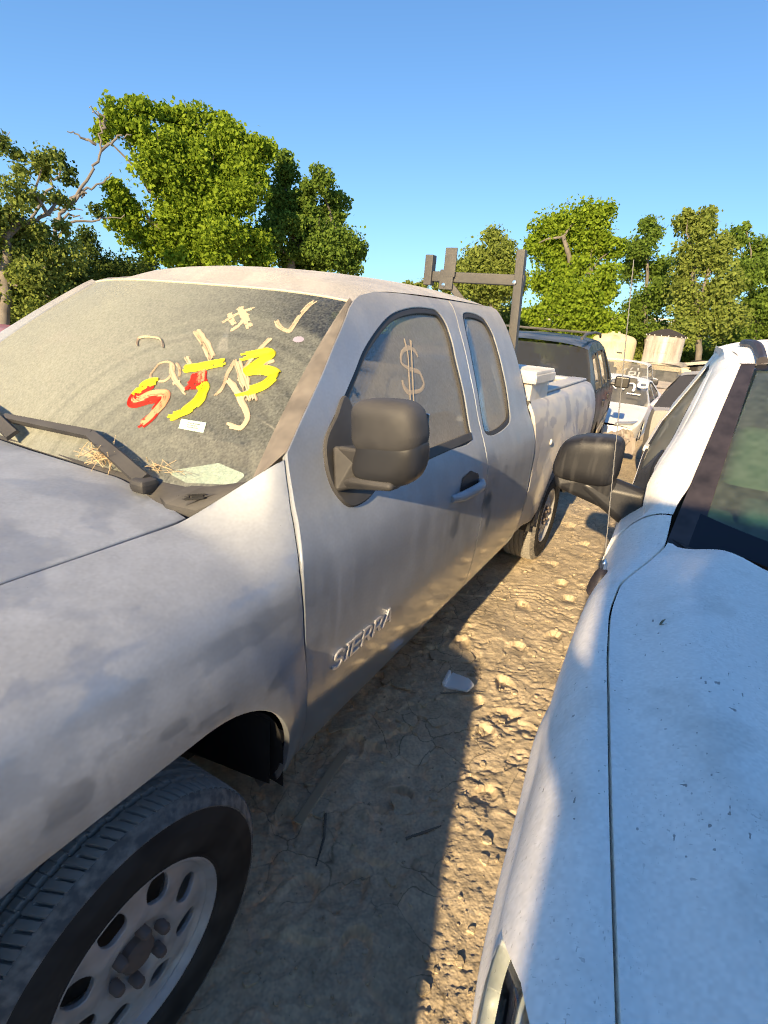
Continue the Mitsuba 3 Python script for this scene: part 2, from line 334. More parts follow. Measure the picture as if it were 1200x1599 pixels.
# fender: v = height label of the door profile
FV=np.array([.42,.5,.65,.85,.95,1.03,1.12,1.20,1.28,1.352])
FAx=np.array([-.07,-.03,-.008,0,-.003,-.014,-.05,-.115,-.20,-.31]); FAz=np.array([.42,.5,.65,.85,.95,1.03,1.095,1.14,1.165,1.180])
_fax,_faz=PchipInterpolator(FV,FAx),PchipInterpolator(FV,FAz)
def fender(P):
    y,v=P[:,0],np.clip(P[:,1],.42,1.352)
    w=smst(.40,.635,y)
    x=_fax(v)*(1-w)+S(v)*w; z=_faz(v)*(1-w)+v*w
    top=smst(.9,1.352,v)
    z=z-.055*top*np.clip((-y+.05)/1.0,0,1)**1.6*(1-w)
    d=squircle_d(y,z,.02,.35,.47,.85,.30)
    x=x+.024*(1-smst(.05,.20,d))*smst(1.12,.95,z)*smst(.62,.5,y)
    fr=np.clip((-.45-y)/.55,0,1)
    x=x-.16*fr**2.2
    return np.stack([x,y,z],1)
def hood(P):
    x,y=P[:,0],P[:,1]
    zl=1.180-.055*np.clip((-y+.05)/1.0,0,1)**1.6
    s=np.abs(x-XC)
    z=zl+.010*smst(.70,.62,s)+.030*smst(.60,.40,s)+.008*(1-(s/.7)**2)
    z=z-.05*np.clip((-.72-y)/.28,0,1)**2
    return np.stack([x,y,z],1)
def wsurf(P):
    s,t=P[:,0],P[:,1]
    B=np.stack([XC+.835*s,.50+.05*s*s,1.24+.028*s**4],1)
    T=np.stack([XC+.680*s,1.12+.07*s*s,1.765-.021*s**4],1)
    n=np.array([0,-.65,.76])
    return B*(1-t[:,None])+T*t[:,None]+n*(.022*4*t*(1-t))[:,None]*1
_rc=PchipInterpolator([1.10,1.2,1.31,1.5,1.9,2.3,2.6,2.72,2.76],[1.765,1.803,1.838,1.862,1.879,1.884,1.868,1.83,1.79])
_re=PchipInterpolator([1.10,1.19,1.3,1.5,2.0,2.6,2.72,2.76],[1.73,1.744,1.772,1.795,1.803,1.797,1.775,1.75])
def roof(P):
    s,u=P[:,0],P[:,1]     # s across -1..1, u 0..1 front to back
    y0=1.12+.07*s*s
    y=y0+(2.75-y0)*u
    zc,ze=_rc(y),_re(y)
    z0=1.765-.021*s**4
    f=smst(0,.12,u)
    z=(ze+(zc-ze)*(1-np.abs(s)**2.4)); z=z0*(1-f)+z*f
    hw=.680-.03*smst(0,.25,u)
    return np.stack([XC+hw*s,y,z],1)
BZ=np.array([.40,.45,.55,.7,.85,1.0,1.1,1.2,1.27,1.295,1.305,1.308]); BX=np.array([-.09,-.06,-.03,-.008,0,0,-.01,-.035,-.07,-.095,-.13,-.2])
_B=PchipInterpolator(BZ,BX)
def bed(P):
    y,z=P[:,0],P[:,1]
    x=_B(np.clip(z,.40,1.308))
    d=squircle_d(y,z,3.645,.35,.47,.88,.30)
    x=x+.024*(1-smst(.05,.20,d))*smst(1.15,1.0,z)
    x=x+.006*np.sin(y*5.1+z*3)*np.sin(z*6.3+1)*smst(.6,.9,z)
    return np.stack([x,y,z],1)
PG = lambda pts, r=0: (Polygon(pts).buffer(-r).buffer(2*r).buffer(-r) if r else Polygon(pts)).buffer(0)
def smooth_poly(pts, r): 
    p = Polygon(pts).buffer(0); q = p.buffer(r, 16).buffer(-2*r, 16).buffer(r, 16)
    c = np.array(q.exterior.coords)[:-1]
    for _ in range(2):
        n_ = np.roll(c, -1, 0); c = np.stack([.75*c+.25*n_, .25*c+.75*n_], 1).reshape(-1, 2)
    return Polygon(c).buffer(0).simplify(.0006)
def arch_poly(yc, zc, hw, zt, rad, zb=.2):
    return shapely.box(yc-hw, zb, yc+hw, zt).union(shapely.box(yc-hw, zb, yc+hw, zb+.01)).buffer(-rad).buffer(rad).union(shapely.box(yc-hw, zb-.2, yc+hw, zt-rad))
def spline_poly(pts, n=8):
    P = np.array(pts, float); out = []; N = len(P)
    for i in range(N):
        p0, p1, p2, p3 = P[i-1], P[i], P[(i+1) % N], P[(i+2) % N]
        t0 = 0; t1 = t0+np.linalg.norm(p1-p0)**.5; t2 = t1+np.linalg.norm(p2-p1)**.5; t3 = t2+np.linalg.norm(p3-p2)**.5
        for t in np.linspace(t1, t2, n, endpoint=False):
            A1 = (t1-t)/(t1-t0)*p0+(t-t0)/(t1-t0)*p1; A2 = (t2-t)/(t2-t1)*p1+(t-t1)/(t2-t1)*p2; A3 = (t3-t)/(t3-t2)*p2+(t-t2)/(t3-t2)*p3
            B1 = (t2-t)/(t2-t0)*A1+(t-t0)/(t2-t0)*A2; B2 = (t3-t)/(t3-t1)*A2+(t-t1)/(t3-t1)*A3
            out.append((t2-t)/(t2-t1)*B1+(t-t1)/(t2-t1)*B2)
    return Polygon(out).buffer(0)
# ---------------- silver pickup ----------------
SP = 'pickup_truck'
tag(SP, 'dusty silver extended-cab pickup with painted marks on its windshield and a side emblem', 'pickup truck')
cut = [(.600, .43), (.592, .6), (.58, .7), (.556, .9), (.547, 1.03), (.551, 1.09), (.571, 1.17), (.600, 1.27), (.6167, 1.352)]
C2 = [(.6228, 1.365), (.662, 1.395), (.721, 1.439), (.85, 1.529), (.964, 1.612), (1.06, 1.675), (1.142, 1.729), (1.19, 1.752), (1.25, 1.772)]
ditch = [(1.378, 1.792), (1.6, 1.80), (2.083, 1.803)]
seam = [(2.083, 1.803), (2.023, 1.68), (1.985, 1.47), (1.963, 1.25), (1.945, 1.19), (1.922, 1.0), (1.92, .8), (1.915, .43)]
win1 = spline_poly([(.79, 1.367), (.9415, 1.47), (1.041, 1.537), (1.128, 1.5955), (1.277, 1.667), (1.423, 1.717), (1.62, 1.747), (1.76, 1.7525), (1.86, 1.743), (1.895, 1.70), (1.893, 1.62), (1.878, 1.5614), (1.866, 1.406), (1.848, 1.28), (1.83, 1.228), (1.396, 1.229), (.97, 1.205), (.885, 1.183), (.80, 1.19), (.765, 1.24), (.765, 1.31)])
win2 = spline_poly([(2.005, 1.225), (2.012, 1.295), (2.045, 1.494), (2.095, 1.668), (2.14, 1.735), (2.2, 1.752), (2.369, 1.7457), (2.44, 1.722), (2.476, 1.66), (2.478, 1.6168), (2.4715, 1.4752), (2.4449, 1.3036), (2.415, 1.25), (2.36, 1.225)]).buffer(-.02).buffer(.02)
rear = [(2.72, .43), (2.735, .6), (2.745, .9), (2.755, 1.14), (2.765, 1.34), (2.768, 1.54), (2.755, 1.7), (2.74, 1.79), (2.68, 1.803)]
door1 = Polygon(cut+C2+ditch+seam[1:]).buffer(0)
door2 = Polygon(seam[::-1]+[(2.3, 1.804)]+rear[::-1]).buffer(0)
sail = spline_poly([(.79, 1.367), (.865, 1.42), (.9415, 1.47), (.965, 1.40), (.985, 1.30), (.998, 1.222), (.97, 1.205), (.885, 1.183), (.80, 1.19), (.765, 1.24), (.765, 1.31)])
G = .0024
fd = SP+'__front_door'; rd = SP+'__rear_door'
def both(name, mesh, mat, **k):
    a = obj(name, mesh, mat, SP, **k); b = obj(name, mirror(mesh, XC), mat, SP, **k); return a, b
def kid(parents, name, mesh, mat, **k):
    obj(name, mesh, mat, parents[0], **k); obj(name, mirror(mesh, XC), mat, parents[1], **k)
D1 = both('front_door', panel(door1.buffer(-G).difference(win1), cab, .025, .016), 'silver')
D2 = both('rear_door', panel(door2.buffer(-G).difference(win2), cab, .025, .016), 'silver')
for D, w, gl in ((D1, win1, win1.difference(sail.buffer(-.004))), (D2, win2, win2)):
    kid(D, 'window_seal', panel(w.buffer(.004).difference(w.buffer(-.020)), off(cab, -.005), .012, .014, .002), 'rubber_seal')
    kid(D, 'window', panel(w.buffer(-.016).buffer(0), off(cab, -.016), .05, 0, 0), 'side_glass')
kid(D1, 'belt_strip', panel(Polygon([(1.0, 1.212), (1.826, 1.221), (1.836, 1.252), (1.0, 1.247)]), off(cab, .004), .03, .012), 'dusty_plastic')
# mirrors
kid(D1, 'mirror_base', panel(sail.buffer(.003), off(cab, .010), .02, .02, .004), 'dusty_plastic')
def hullpts(P, r=.0, sub=1):
    s = trimesh.creation.icosphere(subdivisions=sub).vertices
    V = np.vstack([np.asarray(p)[:3]+s*(p[3] if len(p) > 3 else r) for p in P])
    h = trimesh.convex.convex_hull(V); return TM(h.vertices, h.faces)
cap0 = hullpts([(.035, .79, 1.395, .035), (.165, .80, 1.405, .032), (.045, .80, 1.455, .042), (.135, .805, 1.465, .040), (.085, .80, 1.478, .036), (.02, .845, 1.395, .02), (.185, .85, 1.41, .02), (.03, .85, 1.47, .025), (.16, .855, 1.48, .025)], sub=2)
shell0 = hullpts([(.02, .785, 1.352, .022), (.165, .80, 1.378, .022), (.06, .80, 1.325, .022), (.15, .815, 1.345, .022), (.19, .845, 1.385, .014), (.01, .835, 1.365, .014), (.06, .845, 1.318, .014), (.16, .85, 1.335, .014)], sub=2)
def sell(h, c, e=.72, n=4):
    p = trimesh.creation.icosphere(subdivisions=n).vertices; q = np.sign(p)*np.abs(p)**e
    return TM(q*np.asarray(h)+np.asarray(c), trimesh.creation.icosphere(subdivisions=n).faces)
cap = sell((.104, .062, .074), (.066, .815, 1.434), .58); cap.vertices[:, 2] += .10*(cap.vertices[:, 0]-.066); cap.vertices[:, 0] += -.02*np.clip((cap.vertices[:, 2]-1.43)/.08, 0, 1)
shell = sell((.100, .062, .078), (.074, .82, 1.352), .62); shell.vertices[:, 2] += .10*(shell.vertices[:, 0]-.066); shell.vertices[:, 0] += .012*np.clip((1.36-shell.vertices[:, 2])/.06, 0, 1)*-1
arm1 = hullpts([(-.075, .80, 1.350, .010), (-.07, .815, 1.275, .012), (.035, .775, 1.362, .008), (.04, .80, 1.325, .010)])
arm2 = hullpts([(-.055, .79, 1.255, .014), (-.05, .84, 1.245, .014), (.10, .772, 1.287, .013), (.095, .815, 1.285, .016), (-.02, .775, 1.275, .012)])
foot = hullpts([(-.09, .80, 1.345, .012), (-.06, .775, 1.25, .014), (-.06, .90, 1.232, .012), (-.095, .90, 1.33, .012), (-.03, .80, 1.33, .012), (-.02, .80, 1.262, .012)])
mg = move(rbox(.150, .008, .12, .02), t=(.070, .882, 1.415))
kid(D1, 'mirror_cap', cap, 'dusty_plastic', smooth=45); kid(D1, 'mirror_shell', shell, 'black_plastic', smooth=45)
kid(D1, 'mirror_arm', cat_(arm1, arm2, foot), 'dusty_plastic', smooth=40); kid(D1, 'mirror_glass', mg, 'chrome')
# handles: recess bowl + bar
hz = lambda t: 1.048
bowl = smooth_poly([(1.60, 1.035), (1.80, 1.035), (1.82, 1.075), (1.72, 1.112), (1.62, 1.10), (1.59, 1.06)], .02)
kid(D1, 'handle_recess', panel(bowl, off(cab, .0015), .02, 0, 0), 'black_plastic')
Hb = np.array([(1.50, 1.04), (1.56, 1.043), (1.66, 1.045), (1.76, 1.044), (1.84, 1.04)])
hx = np.array([.004, .026, .036, .034, .006])
kid(D1, 'handle', TM(*(lambda m: (m.vertices*[1, 1, 1], m.faces))(tube(np.c_[S(Hb[:, 1])+hx, Hb], [.014, .020, .021, .020, .014], 12))), 'silver', smooth=50)
obj('lock_cylinder', move(lathe([(.0005, .010), (.010, .010), (.013, .006), (.014, 0)], 16, 'x'), t=(float(S(1.03))-.001, 1.865, 1.03)), 'chrome', D1[0])
# emblem lettering
def lettering(text, h):
    m = meshkit.text_mesh(text, h, .006, True); return m
L = meshkit.text_mesh('SIERRA', .062, .005, False)
lv = np.array(L.vertices); wid = lv[:, 0].max()
sx_ = .375/wid
# letter by letter, slanted, standing on the door face
for bi, Dk in ((0, D1[0]),):
    at_ = 0.0
    for ch, adv in zip('SIERRA', (.068, .030, .066, .070, .070, .071)):
        m = meshkit.text_mesh(ch, .060, .006, False); v = np.array(m.vertices); v[:, 0] -= v[:, 0].min(); 
        v[:, 0] *= (adv-.012)/max(v[:, 0].max(), 1e-3) if ch != 'I' else .8
        u = v[:, 0]+at_+.18*v[:, 1]; at_ += adv
        Y = .695+u; Z = .697+v[:, 1]
        obj('emblem_letter', TM(np.stack([S(Z)+.001+v[:, 2], Y, Z], 1), m.faces), 'emblem', Dk, smooth=False)
# side window dollar sign in paint
wo = off(cab, -.016)
DOL = [(1.541, 1.573), (1.532, 1.594), (1.486, 1.607), (1.418, 1.59), (1.392, 1.559), (1.44, 1.535), (1.52, 1.514), (1.528, 1.48), (1.464, 1.453), (1.391, 1.453), (1.36, 1.477), (1.361, 1.499)]
dm = cat_(ribbon(DOL, .017, wo, .002, 50, .15, 1, strands=1), ribbon([(1.475, 1.639), (1.468, 1.599), (1.428, 1.52), (1.36, 1.385)], .013, wo, .003, 30, .15, 2, strands=1), ribbon([(1.524, 1.632), (1.456, 1.519), (1.383, 1.378)], .013, wo, .003, 30, .15, 3, strands=1))
obj('paint_mark', dm, 'mark_tan', fd, label='dollar sign in tan paint on the front side window')
# fender, hood, rocker
arch1 = shapely.box(.02-.47, -.5, .02+.47, .85).buffer(-.30).buffer(.30).union(shapely.box(.02-.47, -.5, .02+.47, .5))
fpoly = Polygon(cut+[(.55, 1.352), (-.95, 1.352), (-.95, .62), (-.5, .55), (-.5, .43)]).buffer(0).difference(arch1)
if fpoly.geom_type != 'Polygon': fpoly = max(fpoly.geoms, key=lambda g: g.area)
FE = both('front_fender', panel(fpoly.buffer(-G), fender, .022, .018), 'silver', smooth=50)
xl = np.interp
hp = Polygon([(-.318, .46), (-.50, .474), (-1.015, .46), (-1.53, .474), (-1.712, .46)]+[(-1.72-(-.01), .2), (-1.72, -.4), (-1.66, -.8), (-1.5, -.96), (-1.015, -1.0), (-.53, -.96), (-.37, -.8), (-.312, -.4), (-.312, .2)]).buffer(0)
obj('hood', panel(hp, hood, .03, .018, .003), 'silver', SP, smooth=50)
rk = both('rocker_panel', panel(Polygon([(.50, .355), (2.74, .365), (2.74, .424), (.50, .424)]), cab, .05, .05), 'silver')
# wheel-well liners and dark inner structure (so that nothing shines through the gaps)
def liner(yc, zt, hw, x0, x1):
    a = np.linspace(0, np.pi, 25); y = yc+hw*np.cos(a); z = .42+(zt-.42)*np.sin(a)**.6
    V = np.vstack([np.c_[np.full(25, x0), y, z], np.c_[np.full(25, x1), y, z]]); i = np.arange(24)
    F = np.vstack([np.stack([i, i+1, i+26], 1), np.stack([i, i+26, i+25], 1)])
    w = np.vstack([np.c_[np.full(25, x1), y, z], [[x1, yc, .42]]]); Fw = np.stack([i, i+1, np.full(24, 25)], 1)
    return cat_(TM(V, F), TM(w, Fw))
both('wheel_well', cat_(liner(.02, .87, .475, -.012, -.45), TM([(-.035, .462, .445), (-.46, .462, .36), (-.46, .462, .93), (-.035, .462, .93)], [[0, 1, 2], [0, 2, 3]]), move(rbox(.02, 1.0, .62, .004), t=(-.44, .0, .56)), move(rbox(.74, 1.5, .56, .03), t=(-.84, .25, .48))), 'black')
both('wheel_well', liner(3.645, .91, .50, -.012, -.45), 'black')
inner = [move(rbox(1.86, 2.10, .70, .03), t=(XC, 1.69, .78)), move(rbox(1.5, .9, .5, .03), t=(XC, -.35, .85)), move(rbox(1.3, 5.2, .14, .02), t=(XC, 2.0, .45)), move(rbox(1.70, .12, .36, .02), t=(XC, .53, .86))]
obj('chassis', cat_(*inner), 'black', SP)
# inner frame sheet behind the door gaps
shb = Polygon([(.55, .40), (.53, 1.0), (.60, 1.30), (.66, 1.385), (1.24, 1.75), (1.6, 1.785), (2.7, 1.785), (2.74, 1.2), (2.74, .40)]).buffer(0)
both('door_frame', panel(shb.difference(win1.buffer(.012)).difference(win2.buffer(.012)), off(cab, -.024), .06, 0, 0), 'black')
# roof, windshield and its surround
obj('roof', grid(roof, np.linspace(-1, 1, 41), np.r_[np.linspace(0, .15, 9), np.linspace(.19, .93, 16), np.linspace(.95, 1, 5)]), 'silver', SP, smooth=60)
ws = SP+'__windshield'
obj('windshield', grid(wsurf, np.linspace(-.998, .998, 41), np.linspace(-.03, .995, 31)), 'windshield_glass', SP, smooth=60)
def moulding():
    t = np.linspace(-.03, 1.0, 24)
    ca = np.array(C2); zq = wsurf(np.c_[np.full(24, .992), t])[:, 2]; tq = np.clip((zq-zq[0])/(1.752-zq[0]), 0, 1); z1 = 1.365+(1.752-1.365)*tq; y1 = np.interp(z1, ca[:, 1], ca[:, 0])
    A = np.c_[S(z1)-.001, y1+.003, z1]
    Bq = wsurf(np.c_[np.full(24, .992), t]); Nw = fnormal(wsurf, np.c_[np.full(24, .992), t])
    Bq = Bq+Nw*.004; C = .5*(A+Bq)+Nw*.010
    D_ = wsurf(np.c_[np.full(24, .988), t])-Nw*.006
    V = np.vstack([A, C, Bq, D_]); i = np.arange(23); F = []
    for k in range(3): F.append(np.vstack([np.stack([24*k+i, 24*k+i+1, 24*(k+1)+i+1], 1), np.stack([24*k+i, 24*(k+1)+i+1, 24*(k+1)+i], 1)]))
    return TM(V, np.vstack(F))
mm = moulding()
scene['dusty_trim'] = prin(mikit.proc(lambda p, n, uv: mix(mi.Color3f(.10, .088, .075), mi.Color3f(.30, .26, .21), fbm(p.x*20, p.y*20, p.z*20, 3))), .7)
obj('windshield_moulding', mm, 'dusty_trim', SP, smooth=40); obj('windshield_moulding', mirror(mm, XC), 'silver', SP, smooth=40)
tt = np.linspace(-1, 1, 40); hd = roof(np.c_[tt, np.full(40, .004)])
obj('header_strip', tube(hd+[0, -.005, .001], .004, 6), 'cream', SP)
# old paint writing, stickers on the windshield
WM = dict(hash_a=([(.446, .736), (.477, .792), (.517, .836), (.56, .859)], .017, 'mark_tan'), hash_b=([(.524, .701), (.548, .74), (.552, .794), (.546, .831)], .017, 'mark_tan'),
 hash_c=([(.444, .813), (.497, .76), (.527, .741)], .022, 'mark_tan'), hash_d=([(.469, .855), (.551, .787), (.622, .727)], .026, 'mark_tan'),
 check=([(.715, .804), (.784, .748), (.819, .74), (.817, .842), (.822, .913), (.845, .965)], .021, 'mark_tan'),
 nine=([(.333, .379), (.293, .418), (.293, .464), (.332, .486), (.367, .475), (.4, .43), (.398, .402), (.384, .387), (.357, .385)], .012, 'mark_tan'),
 nine_b=([(.349, .484), (.404, .425), (.471, .382), (.507, .361), (.545, .344)], .016, 'mark_tan'), nine_c=([(.446, .42), (.419, .46), (.375, .488)], .012, 'mark_tan'), nine_d=([(.438, .382), (.467, .402)], .012, 'mark_tan'),
 slash=([(.342, .677), (.44, .616), (.506, .565), (.551, .523)], .030, 'mark_tan'), tick=([(.405, .525), (.463, .484)], .018, 'mark_tan'),
 a_left=([(.658, .554), (.663, .474), (.681, .398), (.669, .353)], .014, 'mark_tan'), a_right=([(.678, .445), (.735, .406), (.807, .341), (.864, .264), (.854, .231), (.818, .235), (.782, .244)], .018, 'mark_tan'),
 a_thick=([(.669, .544), (.76, .446), (.81, .391), (.853, .347)], .038, 'mark_tan'), a_diag=([(.754, .692), (.74, .622), (.727, .539), (.728, .426)], .018, 'mark_tan'), a_bar=([(.841, .567), (.811, .538), (.808, .463)], .018, 'mark_tan'),
 s_red=([(.358, .369), (.311, .334), (.292, .287), (.309, .263), (.379, .292), (.434, .308), (.444, .285), (.446, .231), (.427, .184), (.399, .153)], .045, 'mark_red'),
 s_yel=([(.361, .38), (.308, .353), (.296, .291)], .038, 'mark_yellow'), s_ora=([(.296, .291), (.322, .279), (.37, .318), (.436, .332), (.459, .297), (.451, .246), (.435, .195), (.399, .16)], .034, 'mark_orange'),
 j_bar=([(.442, .459), (.515, .481), (.573, .505), (.627, .524)], .042, 'mark_yellow'), j_red=([(.531, .455), (.552, .40), (.560, .365)], .075, 'mark_red'),
 j_ora=([(.536, .475), (.553, .437), (.573, .403)], .036, 'mark_orange'), j_yel=([(.573, .403), (.602, .381), (.613, .332), (.584, .269), (.544, .238), (.52, .232)], .044, 'mark_yellow'),
 b=([(.668, .558), (.725, .578), (.786, .603), (.804, .594), (.762, .513), (.745, .486), (.822, .508), (.88, .489), (.858, .436), (.806, .396), (.758, .372)], .042, 'mark_yellow'),
 arcmark=([(.092, .544), (.059, .585), (.098, .602), (.171, .603), (.248, .553)], .008, 'mark_tan'))
groups = [('tan number sign painted high on the windshield', ('hash_a', 'hash_b', 'hash_c', 'hash_d')), ('tan check mark painted near the top corner of the windshield', ('check',)),
 ('faded tan writing under the bright letters', ('nine', 'nine_b', 'nine_c', 'nine_d', 'slash', 'tick', 'a_left', 'a_right', 'a_thick', 'a_diag', 'a_bar')),
 ('red backing strokes of the painted letters', ('s_red', 'j_red')), ('orange strokes of the painted letters', ('s_ora', 'j_ora')), ('yellow strokes of the painted letters', ('s_yel', 'j_bar', 'j_yel', 'b')), (None, ('arcmark',))]
for gi, (lab, ks) in enumerate(groups):
    up = .0016+.0014*gi
    for i, k in enumerate(ks): obj('paint_mark', ribbon(WM[k][0], WM[k][1]*.86, wsurf, up+.0002*i, 60, .10, i+gi*7), WM[k][2], ws, smooth=60, label={'check': lab, 's_red': 'red backing stroke of the painted letter S', 'j_bar': 'yellow top bar of the painted letter J', 'j_yel': 'yellow hook of the painted letter J', 'b': 'yellow rounded stroke of the painted letter B', 'slash': 'thick tan slanting stroke above the painted letter J'}.get(k))
stk = Polygon([(.588, .232), (.70, .233), (.711, .193), (.60, .195)])
obj('sticker', panel(affinity.scale(stk, 1.05, 1.1), off(wsurf, .0022), .03, 0, 0), 'mint_paper', ws, label='pale green inspection sticker under the painted letters')
for k in range(3):
    obj('sticker_print', ribbon([(.622+.004*k, .222-.0085*k), (.682-.01*(k % 2), .2225-.0085*k)], .0035, wsurf, .0036, 12), 'dark_metal', ws)
obj('paint_smear', panel(affinity.scale(Point(0, 0).buffer(1), .045, .035).union(Point(0, 0).buffer(.01)).buffer(0) if False else affinity.translate(affinity.scale(Point(0, 0).buffer(1), .026, .018), .884, .70), off(wsurf, .0015), .03, 0, 0), 'mark_purple', ws)
# cowl and wipers
def cowl_fn(P):
    s, t = P[:, 0], P[:, 1]
    Aq = np.stack([XC+.70*s, .468+.012*np.cos(s*3), 1.188-.01*s**4+.012*(1-s*s)], 1); Bq = wsurf(np.c_[s*.985, np.full(len(s), -.012)])-[0, 0, .004]
    return Aq*(1-t[:, None])+Bq*t[:, None]+np.stack([0*s, 0*s, .010*np.sin(np.pi*t)], 1)
obj('cowl_panel', grid(cowl_fn, np.linspace(-.93, .93, 60), np.linspace(0, 1, 8)), 'dusty_plastic', SP, smooth=40)
def cowl_end():
    P = [(-.385, .452, 1.204), (-.31, .482, 1.196), (-.20, .545, 1.262), (-.165, .575, 1.292), (-.25, .56, 1.262), (-.42, .535, 1.236), (-.47, .50, 1.215), (-.43, .47, 1.208)]
    c = np.mean(P, 0)+[0, 0, .012]; V = np.vstack([P, [c], np.array(P)-[0, 0, .03]]); n = len(P); F = []
    for i in range(n):
        j = (i+1) % n; F += [[i, j, n], [i, n+1+j, j], [i, n+1+i, n+1+j]]
    return TM(V, F)
both('cowl_end', cowl_end(), 'dusty_plastic', smooth=50)
obj('cowl_slot', ribbon([(.86, .30), (.90, .5), (.93, .62)], .018, cowl_fn, .006, 16), 'black', SP)
w2 = off(wsurf, .030)
def bladebox(P, wid, th):
    P = np.asarray(P, float); tg = np.gradient(P, axis=0); tg /= np.linalg.norm(tg, axis=1, keepdims=True)
    N = np.array([0, -.6, .8]); sd = np.cross(tg, N); sd /= np.linalg.norm(sd, axis=1, keepdims=True); wid = np.broadcast_to(wid, (len(P),))[:, None]
    V = np.stack([P-sd*wid/2, P-sd*wid*.4+N*th, P+sd*wid*.4+N*th, P+sd*wid/2], 1).reshape(-1, 3); F = []
    for i in range(len(P)-1):
        for k in range(4):
            a, b = 4*i+k, 4*i+(k+1) % 4; F += [[a, b, b+4], [a, b+4, a+4]]
    e = 4*(len(P)-1); F += [[0, 2, 1], [0, 3, 2], [e, e+1, e+2], [e, e+2, e+3]]
    m = TM(V, F); m.fix_normals() if False else None; return m
def wiper(pv, elbow, tip):
    tw = w2(np.array([tip, elbow])); e = w2(np.array([elbow]))[0]; p0 = wsurf(np.array([pv]))[0]+[0, -.015, .030]
    b = np.array([tw[0]+(tw[1]-tw[0])*q for q in np.linspace(0, 1, 8)]); a = np.array([e+(p0-e)*q for q in np.linspace(0, 1, 8)])+np.array([0, -.01, .012])*np.sin(np.linspace(0, np.pi, 8))[:, None]
    return a, b
wa, wb = wiper((.62, -.06), (.272, .074), (-.262, .048))
wp = tag(SP+'__wiper'); labels.pop(wp)
obj('arm', bladebox(wa, np.linspace(.034, .046, 8), .012), 'dusty_plastic', wp, smooth=30); obj('blade', cat_(bladebox(wb, np.linspace(.024, .034, 8), .012), bladebox(wb-[0, -.01, .016], .008, .014)), 'dusty_plastic', wp, smooth=30)
obj('pivot', move(rbox(.06, .06, .04, .014), t=tuple(wa[-1]+[0, 0, -.01])), 'dusty_plastic', wp)
wp2 = SP+'__wiper_001'
wa, wb = wiper((-.12, -.03), (-.45, .066), (-.93, .05))
obj('arm', bladebox(wa, np.linspace(.034, .046, 8), .012), 'dusty_plastic', wp2, smooth=30); obj('blade', bladebox(wb, np.linspace(.024, .034, 8), .012), 'dusty_plastic', wp2, smooth=30)
# cabin interior
seat = lambda x: cat_(move(rbox(.50, .14, .66, .06, 3), rx=-.22, t=(x, 1.80, 1.12)), move(rbox(.27, .10, .19, .05, 3), rx=-.15, t=(x, 1.90, 1.53)), move(rbox(.50, .52, .16, .06, 3), t=(x, 1.52, .84)))
for x in (-.58, -1.45): obj('seat', seat(x), 'interior', SP, smooth=50)
obj('dashboard', cat_(move(rbox(1.55, .34, .26, .06, 3), t=(XC, .76, 1.10)), move(rbox(.46, .16, .09, .04, 3), t=(-.56, .86, 1.25))), 'interior', SP, smooth=50)
th = np.linspace(0, 2*np.pi, 33); sw = np.c_[-.56+.185*np.cos(th), 1.02-.08*np.sin(th), 1.19+.165*np.sin(th)]
obj('steering_wheel', cat_(tube(sw, .016, 8, False), move(rbox(.16, .05, .11, .03), rx=-.4, t=(-.56, 1.0, 1.19)), tube([(-.56, .8, 1.12), (-.56, 1.0, 1.19)], .02, 8)), 'black_plastic', SP, smooth=50)
obj('rear_view_mirror', move(rbox(.24, .03, .07, .02), t=(XC, 1.02, 1.65)), 'black_plastic', SP)
# paper lying on the dash behind the glass
pp = off(wsurf, -.03)
obj('dash_paper', panel(smooth_poly([(.60, .035), (.80, .105), (.93, .075), (.90, .03), (.75, .0)], .012), pp, .04, 0, 0), 'mint_paper', ws)
# cab back wall with its window
def back_(P): return np.stack([P[:, 0], np.full(len(P), 2.765), P[:, 1]], 1)
zz = np.linspace(.62, 1.80, 14); bwp = Polygon([(S(z)-.02, z) for z in zz]+[(XC, 1.84)]+[(2*XC-S(z)+.02, z) for z in zz[::-1]])
bw = shapely.box(XC-.52, 1.30, XC+.52, 1.70).buffer(-.05).buffer(.05)
obj('cab_back', panel(bwp.difference(bw), back_, .08, .02, .003, flip=True), 'silver', SP); obj('rear_window', panel(bw.buffer(.005), lambda P: back_(P)-[0, .012, 0], .1, 0, 0, flip=True), 'side_glass', SP)
# bed
arch2 = shapely.box(3.645-.47, -.5, 3.645+.47, .88).buffer(-.30).buffer(.30).union(shapely.box(3.645-.47, -.5, 3.645+.47, .5))
bp = Polygon([(2.782, .45), (4.72, .50), (4.735, .9), (4.73, 1.25), (4.70, 1.308), (2.80, 1.308), (2.785, 1.27)]).difference(arch2)
BS = both('bed_side', panel(bp, bed, .03, .02), 'silver_bed', smooth=50)
rail = np.array([(2.79, 0), (4.71, 0)])
both('bed_rail', cat_(move(rbox(.13, 1.93, .018, .008), t=(-.185, 3.755, 1.312)), move(rbox(.012, 1.93, .5, .004), t=(-.25, 3.755, 1.06))), 'silver_bed')
obj('bed_floor', cat_(move(rbox(1.60, 1.92, .03, .01), t=(XC, 3.755, .82)), move(rbox(1.86, .03, .50, .01), t=(XC, 2.805, 1.05))), 'dark_metal', SP)
obj('tailgate', cat_(move(rbox(1.62, .06, .50, .02), t=(XC, 4.70, 1.03)), move(rbox(1.66, .10, .05, .02), t=(XC, 4.71, 1.29))), 'silver_bed', SP)
obj('rear_bumper', cat_(move(rbox(1.90, .16, .18, .04, 3), t=(XC, 4.82, .60))), 'chrome', SP, smooth=50)
both('tail_light', move(rbox(.15, .05, .34, .02), t=(-.13, 4.735, 1.06)), 'red_lens')
